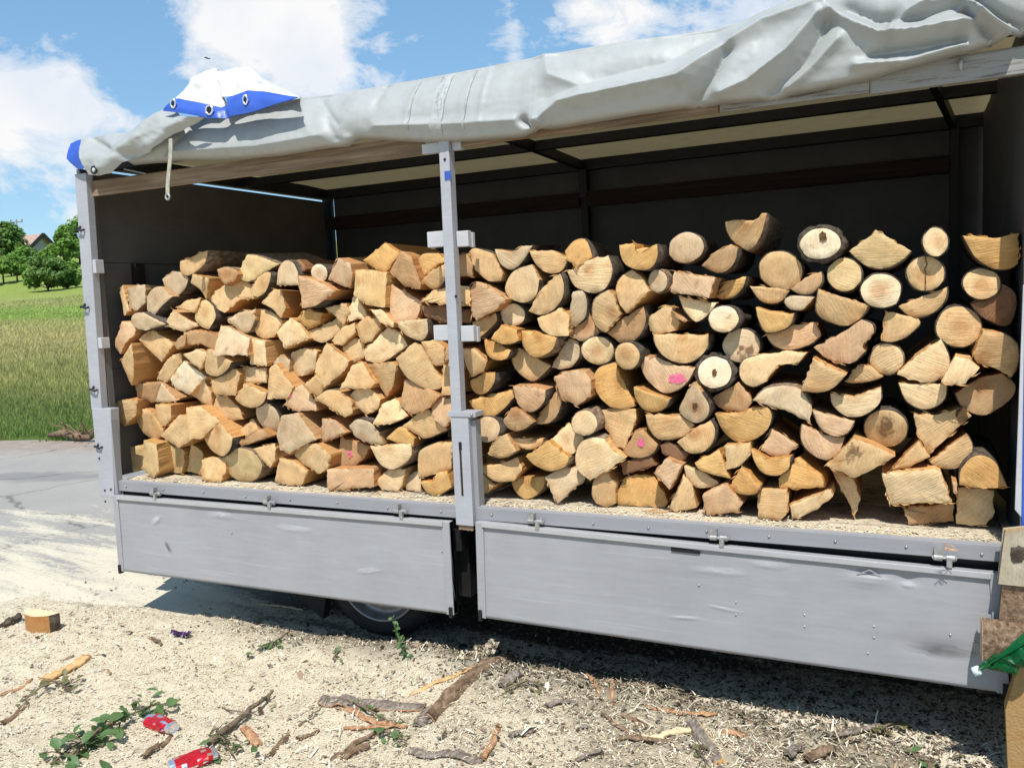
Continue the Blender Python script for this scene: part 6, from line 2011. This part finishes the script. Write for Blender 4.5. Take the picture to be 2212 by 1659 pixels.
strip_piece('bark_piece', (1298, 1546), (1388, 1600), .016, .004, M['bark_brown'], 'thin dark bark strip sloping down to the cream-white stick', 'bark', 14, .5, GB)
strip_piece('bark_piece', (1344, 1546), (1403, 1572), .026, .004, M['bark_brown'], 'flat dark bark scrap above the cream-white stick', 'bark', 15, .4, GB)
strip_piece('bark_piece', (1322, 1462), (1325, 1520), .016, .003, M['bark_red'], 'narrow reddish bark strip at the edge of the trailer shadow', 'bark', 16, .4, GB)
strip_piece('bark_piece', (1268, 1462), (1296, 1510), .018, .003, M['bark_red'], 'reddish bark curl just left of the narrow reddish strip', 'bark', 46, .5, GB)
strip_piece('bark_piece', (1394, 1526), (1550, 1548), .024, .003, M['bark_red'], 'loose heap of red-brown inner bark shreds', 'bark', 17, .3, GB, rag=.5)
strip_piece('stick', (1231, 1647), (1300, 1636), .014, .008, M['bark_grey'], 'pale bare stick at the bottom edge left of the plank', 'stick', 18, .5)
strip_piece('stick', (1785, 1594), (1902, 1572), .028, .008, M['bark_grey'], 'flat grey stick along the shadow at the lower right', 'stick', 19, .3)
strip_piece('bark_piece', (1742, 1654), (1800, 1624), .040, .010, M['bark_brown'], 'lumpy brown bark chunk at the lower right edge', 'bark', 20, .6, GB)
strip_piece('bark_piece', (1700, 1648), (1735, 1612), .034, .008, M['bark_grey'], 'small grey bark scrap left of the lumpy brown chunk', 'bark', 27, .6, GB)
strip_piece('wood_splinter', (95, 1478), (189, 1420), .058, .010, M['chip_tan'], 'flat orange-tan wood splinter lying at the left on the sawdust', 'splinter', 21, .1, rag=.08, taper=.8)
strip_piece('stick', (557, 1307), (655, 1320), .009, .005, M['chip_pale'], 'thin pale stick lying in the shadow under the left gate', 'stick', 22, .2)
strip_piece('bark_piece', (130, 1412), (160, 1420), .020, .004, M['bark_brown'], 'small brown bark flake beside the cut wood chunk', 'bark', 23, .4, GB)
strip_piece('bark_piece', (322, 1380), (348, 1396), .018, .004, M['bark_brown'], 'small dark bark curl left of the purple wrapper', 'bark', 24, .6, GB)
strip_piece('bark_piece', (308, 1642), (372, 1600), .022, .005, M['bark_brown'], 'curled brown bark under the upper crushed red can', 'bark', 25, .6, GB)
strip_piece('bark_piece', (526, 1580), (560, 1618), .036, .006, M['bark_red'], 'tan bark scrap between the stick and the stout bark piece', 'bark', 26, .4, GB)
strip_piece('bark_piece', (0, 1560), (60, 1528), .030, .006, M['bark_brown'], 'brown bark strip at the left picture edge by the dry twig', 'bark', 28, .4, GB)
strip_piece('bark_piece', (0, 1505), (70, 1470), .016, .005, M['bark_red'], 'thin reddish bark strip left of the dry twig', 'bark', 29, .4, GB)
strip_piece('bark_piece', (1100, 1600), (1160, 1570), .024, .005, M['bark_grey'], 'small grey bark piece between the centre slabs and the cream stick', 'bark', 31, .5, GB)
strip_piece('bark_piece', (1560, 1585), (1610, 1600), .030, .005, M['bark_red'], 'ochre bark scrap right of the upright plank', 'bark', 32, .4, GB)
strip_piece('bark_piece', (1180, 1535), (1245, 1520), .030, .005, M['bark_grey'], 'grey bark scrap in the strands right of the long bark strips', 'bark', 33, .5, GB)
strip_piece('bark_piece', (640, 1600), (690, 1580), .016, .005, M['bark_brown'], 'thin brown bark sliver left of the curved bark', 'bark', 34, .5, GB)

# cut log chunk at the far left
ca_ = gp(78, 1366)
ck = thing('wood_chunk', ca_, 'short half-round log chunk with pale cut top at the left edge', 'wood chunk')
W_, D_, Hh = .105, .075, .078
pv = []; N = 12
for lay in (0, 1):
    for k in range(N):
        an = math.pi + math.pi * k / (N - 1)
        pv.append(ca_ + Vector((-.0 + W_ * math.cos(an), D_ * .2 + D_ * math.sin(an) * 1.15 + D_ * .6, Hh * lay + .006 * fbm(k * .5, lay) * lay + (.0 if lay else -.015))))
fcs = [(k, k + 1, N + k + 1, N + k) for k in range(N - 1)] + [(N - 1, 0, N, 2 * N - 1), tuple(range(N))[::-1], tuple(N + k for k in range(N))]
c0 = mesh('body', pv, fcs, [M['split'], M['chip_pale'], M['bark']], ck, mi=[2, 2, 0, 0, 0, 0, 0, 0, 0, 2, 2] + [0, 0, 1])
c0.color = (.42, .26, .125, 1)
strip_piece('bark_piece', (2, 1352), (44, 1338), .04, .012, M['bark'], 'ragged dark bark hanging at the left end of the wood chunk', 'bark', 30, .7, GB)

# upright plank chunk near the bottom right of centre
pa = gp(1525, 1652)
pk = thing('plank_offcut', pa, 'two-sided plank offcut, pale sawn face and grey bark face, bottom right of centre', 'plank')
e1 = gp(1498, 1570) - pa; e1.z = 0
ax1 = (gp(1560, 1650) - gp(1500, 1572)); ax1.z = 0; Lp = ax1.length; ax1.normalize(); nn_ = Vector((-ax1.y, ax1.x, 0))
st0 = gp(1500, 1576)
pb = MB()
Q_ = [(-.034, .004), (-.026, .034), (.002, .046), (.030, .012), (.032, .002)]
for s in range(6):
    t_ = s / 5
    for (u, h) in Q_:
        pb.v.append(st0 + ax1 * Lp * t_ + nn_ * (u + random.gauss(0, .001)) + Vector((0, 0, h + random.gauss(0, .001))))
for s in range(5):
    for k in range(5):
        pb.f.append((s * 5 + k, s * 5 + (k + 1) % 5, (s + 1) * 5 + (k + 1) % 5, (s + 1) * 5 + k))
pb.f += [tuple(range(5))[::-1], tuple(25 + k for k in range(5))]
mi_ = []
for s in range(5): mi_ += [1, 1, 0, 0, 1]
pko = mesh('body', pb.v, pb.f, [M['chip_pale'], M['bark_grey'], M['chip_tan']], pk, mi=mi_ + [2, 2], origin=pa)

# crushed red cans
def can(name, a, b, rad, label, seed, squash=.62, silver=True):
    r = random.Random(seed)
    A, B = gp(*a, .020), gp(*b, .022)
    root = thing(name, A, label, 'can')
    N = 20; K = 9
    d = (B - A).normalized(); s = d.cross(Vector((0, 0, 1))).normalized(); u = s.cross(d)
    V = []; F = []
    prof_c = [.72, .98, 1, 1, 1, 1, 1, .98, .80, .74]
    for i in range(K + 1):
        t_ = i / K; c = A.lerp(B, t_)
        for k in range(N):
            an = 2 * math.pi * k / N
            rr = rad * prof_c[i]
            dent = 1 - .32 * max(0, fbm(math.cos(an) * 1.6 + seed, t_ * 3.2, math.sin(an) * 1.6)) - .16 * max(0, math.sin(t_ * 9 + an * 2 + seed))
            p = c + (s * math.cos(an) + u * math.sin(an) * squash) * rr * dent
            p.z = max(p.z, .003)
            V.append(p)
    for i in range(K):
        for k in range(N): F.append((i * N + k, i * N + (k + 1) % N, (i + 1) * N + (k + 1) % N, (i + 1) * N + k))
    mi = []
    for i in range(K):
        for k in range(N):
            blot = fbm(k * .55 + seed * 3, i * .8, seed) > .33
            mi.append(1 if (i in (0, K - 1) or blot) else 0)
    o_ = mesh('can_body', V, F, [M['red'], M['alu']], root, mi=mi, smooth=False)
    for nm, idx, sgn in (('can_bottom', 0, -1), ('can_lid', K, 1)):
        c = A if idx == 0 else B
        base = [V[idx * N + k] for k in range(N)]
        mid = sum(base, Vector()) / N
        VV = base + [mid + (p - mid) * .8 - d * sgn * .003 for p in base] + [mid - d * sgn * .004]
        FF = [(k, (k + 1) % N, N + (k + 1) % N, N + k) for k in range(N)] + [(N + k, N + (k + 1) % N, 2 * N) for k in range(N)]
        mesh(nm, VV, FF, M['alu'], root)
    return root


can('drink_can', (322, 1562), (376, 1582), .036, 'crushed red and silver drink can lying among the green leaves', 3, .7)
can('drink_can', (366, 1668), (468, 1632), .046, 'flattened bright red drink can at the bottom edge', 8, .55)

# purple wrapper
wa = gp(392, 1377)
V = []; F = []
for j in range(7):
    for i in range(11):
        x = (i / 10 - .5) * .085; y = (j / 6 - .5) * .055
        V.append(wa + Vector((x, y, .012 + .016 * fbm(i * .5, j * .6, 3) + .014 * (i < 5) * math.sin(j))))
F = [(j * 11 + i, j * 11 + i + 1, (j + 1) * 11 + i + 1, (j + 1) * 11 + i) for j in range(6) for i in range(10)]
n0 = len(V); V += [v - Vector((0, 0, .002)) for v in V]; F += [tuple(k + n0 for k in f[::-1]) for f in F]
wr = mesh('sweet_wrapper', V, F, M['purple'], origin=wa)
tag(wr, 'crumpled purple foil wrapper on the sawdust left of the wheel', 'wrapper')

# sticks and leafy twigs
def stick(a, b, rad, label, lift=(0.0, .03), m_='twig'):
    A, B = gp(*a, rad + lift[0]), gp(*b, rad + lift[1])
    n = 8; r = random.Random(a[0])
    P_ = [A.lerp(B, k / n) + Vector((r.gauss(0, .003), r.gauss(0, .003), 0)) for k in range(n + 1)]
    o = MB().tube(P_, [rad * (1.15 - .5 * k / n) for k in range(n + 1)], 8).build('stick', M[m_], None, True)
    return tag(o, label, 'stick')


stick((452, 1615), (574, 1522), .0125, 'straight grey-brown stick leaning up right beside the lower red can', (0, .02))
stick((575, 1521), (590, 1509), .008, 'short dark stick end just beyond the leaning stick tip', (.015, .02))
stick((648, 1562), (700, 1538), .004, 'thin curved twig left of the long grey bark strip')
stick((470, 1530), (560, 1568), .003, 'very thin pale stalk left of the leaning stick')
stick((584, 1396), (628, 1378), .006, 'small brown twig lying above the middle of the sawdust')


def leaf_quad(V, F, p, d, up, s, w_, r):
    """one leaf: eight faces folded along the midrib"""
    d = d.normalized(); side = d.cross(up).normalized(); nrm = side.cross(d)
    i = len(V)
    rows = [(0, .06), (.28, .85), (.6, 1.0), (.85, .55), (1.0, .02)]
    for t_, ww in rows:
        c = p + d * s * t_ + nrm * (-.16 * s * t_ * t_)
        V.append(c - side * w_ * ww * .5 + nrm * w_ * .16 * ww); V.append(c); V.append(c + side * w_ * ww * .5 + nrm * w_ * .16 * ww)
    for k in range(len(rows) - 1):
        b = i + k * 3
        F.append((b, b + 1, b + 4, b + 3)); F.append((b + 1, b + 2, b + 5, b + 4))


def leafy(name, pts, nleaf, ls, lm, label, cat, seed, spread=.06, height=.05, stemr=.004):
    r = random.Random(seed)
    P_ = [gp(*p, stemr + .006) for p in pts]
    root = thing(name, P_[0], label, cat)
    sb_ = MB().tube([p + Vector((0, 0, .01 + .3 * height * math.sin(k / max(1, len(P_) - 1) * math.pi))) for k, p in enumerate(P_)], [stemr * (1.3 - .7 * k / max(1, len(P_) - 1)) for k in range(len(P_))], 6)
    specs = []
    for k in range(nleaf):
        t_ = r.random() * (len(P_) - 1); i = min(len(P_) - 2, int(t_)); c = P_[i].lerp(P_[i + 1], t_ - i)
        p = c + Vector((r.gauss(0, spread), r.gauss(0, spread), 0))
        p.z = ground_z(p.x, p.y) + .006 + abs(r.gauss(0, height * .5))
        d = Vector((r.gauss(0, 1), r.gauss(0, 1), r.gauss(0, .35)))
        up = Vector((r.gauss(0, .4), r.gauss(0, .4), 1)).normalized()
        specs.append((p, d, up, ls * r.uniform(.6, 1.35)))
        if k < 12: sb_.tube([c + Vector((0, 0, .01)), c.lerp(p, .6) + Vector((0, 0, .012)), p], stemr * .45, 5)
    sb_.build('stem', M['twig'], root, True)
    for p, d, up, s in specs:
        V = []; F = []
        leaf_quad(V, F, p, d, up, s, s * r.uniform(.55, .8), r)
        mesh('leaf', V, F, lm, root, smooth=True, origin=p)
    return root


leafy('leafy_branch', [(150, 1650), (215, 1590), (270, 1565), (345, 1525)], 62, .048, M['leaf_cut'], 'broken branch with fresh green leaves around the upper red can', 'branch', 1, .05, .06, .006)
leafy('leafy_branch', [(110, 1656), (160, 1625), (200, 1600)], 20, .044, M['leaf_cut'], 'green leafy twig in the bottom left corner', 'branch', 2, .045, .05)
leafy('dry_twig', [(50, 1530), (90, 1500), (130, 1488), (152, 1500)], 26, .030, M['leaf_dry'], 'brown wilted twig with small dry leaves below the tan splinter', 'twig', 3, .035, .05)
leafy('leafy_twig', [(470, 1590), (492, 1620), (505, 1652)], 18, .034, M['leaf_cut'], 'small green leafy twig right of the lower red can', 'twig', 4, .024, .04)
leafy('leafy_twig', [(556, 1412), (572, 1404), (590, 1396)], 8, .032, M['leaf_cut'], 'few green leaves beside the small brown twig on the sawdust', 'twig', 5, .02, .03)
leafy('leafy_twig', [(812, 1590), (845, 1598), (880, 1612)], 16, .032, M['leaf_cut'], 'green leaf sprig on the sawdust below the grey bark strip', 'twig', 6, .02, .03)
leafy('leafy_twig', [(765, 1530), (790, 1545), (840, 1560)], 8, .030, M['leaf_cut'], 'two green leaves under the grey bark strip', 'twig', 7, .018, .02)
leafy('leafy_twig', [(1898, 1592), (1915, 1582), (1940, 1570)], 16, .030, M['leaf_dry'], 'olive leafy sprig lying on the shadow edge at the lower right', 'twig', 8, .022, .03)
leafy('leafy_twig', [(1985, 1648), (2015, 1656)], 9, .032, M['leaf_cut'], 'green leaves at the bottom right edge', 'twig', 9, .02, .02)
leafy('leafy_twig', [(720, 1430), (735, 1410)], 6, .026, M['leaf_cut'], 'pale green leaves on the sawdust left of the wheel weed', 'twig', 10, .014, .02)
leafy('leafy_twig', [(1090, 1495), (1140, 1480), (1180, 1500)], 14, .026, M['leaf_dry'], 'grey-green lichen twigs among the strands by the gate shadow', 'twig', 12, .05, .02)
leafy('leafy_twig', [(1490, 1622), (1530, 1650)], 6, .024, M['leaf_dry'], 'olive leaves beside the plank offcut', 'twig', 13, .02, .02)
# weed growing in front of the tyre
r = random.Random(5)
wb0 = gp(880, 1420); root = thing('weed_sprig', wb0, 'upright green weed sprig in front of the trailer wheel', 'weed')
wt = U(846, 1336, y=wb0.y + .02)
SP = [wb0, wb0.lerp(wt, .35) + Vector((-.006, 0, .0)), wb0.lerp(wt, .7), wt]
sb_ = MB().tube(SP, [.0035, .003, .0025, .0015], 6)
sb_.build('stem', M['leaf_cut'], root, True)
for k in range(26):
    t_ = r.random(); i = min(2, int(t_ * 3)); p = SP[i].lerp(SP[i + 1], t_ * 3 - i)
    V = []; F = []
    leaf_quad(V, F, p, Vector((r.gauss(0, 1), r.gauss(0, .6), r.gauss(.2, .5))), Vector((r.gauss(0, .4), -.6, 1)).normalized(), .030 * r.uniform(.6, 1.3), .017, r)
    mesh('leaf', V, F, M['leaf_cut'], root, smooth=True, origin=p)
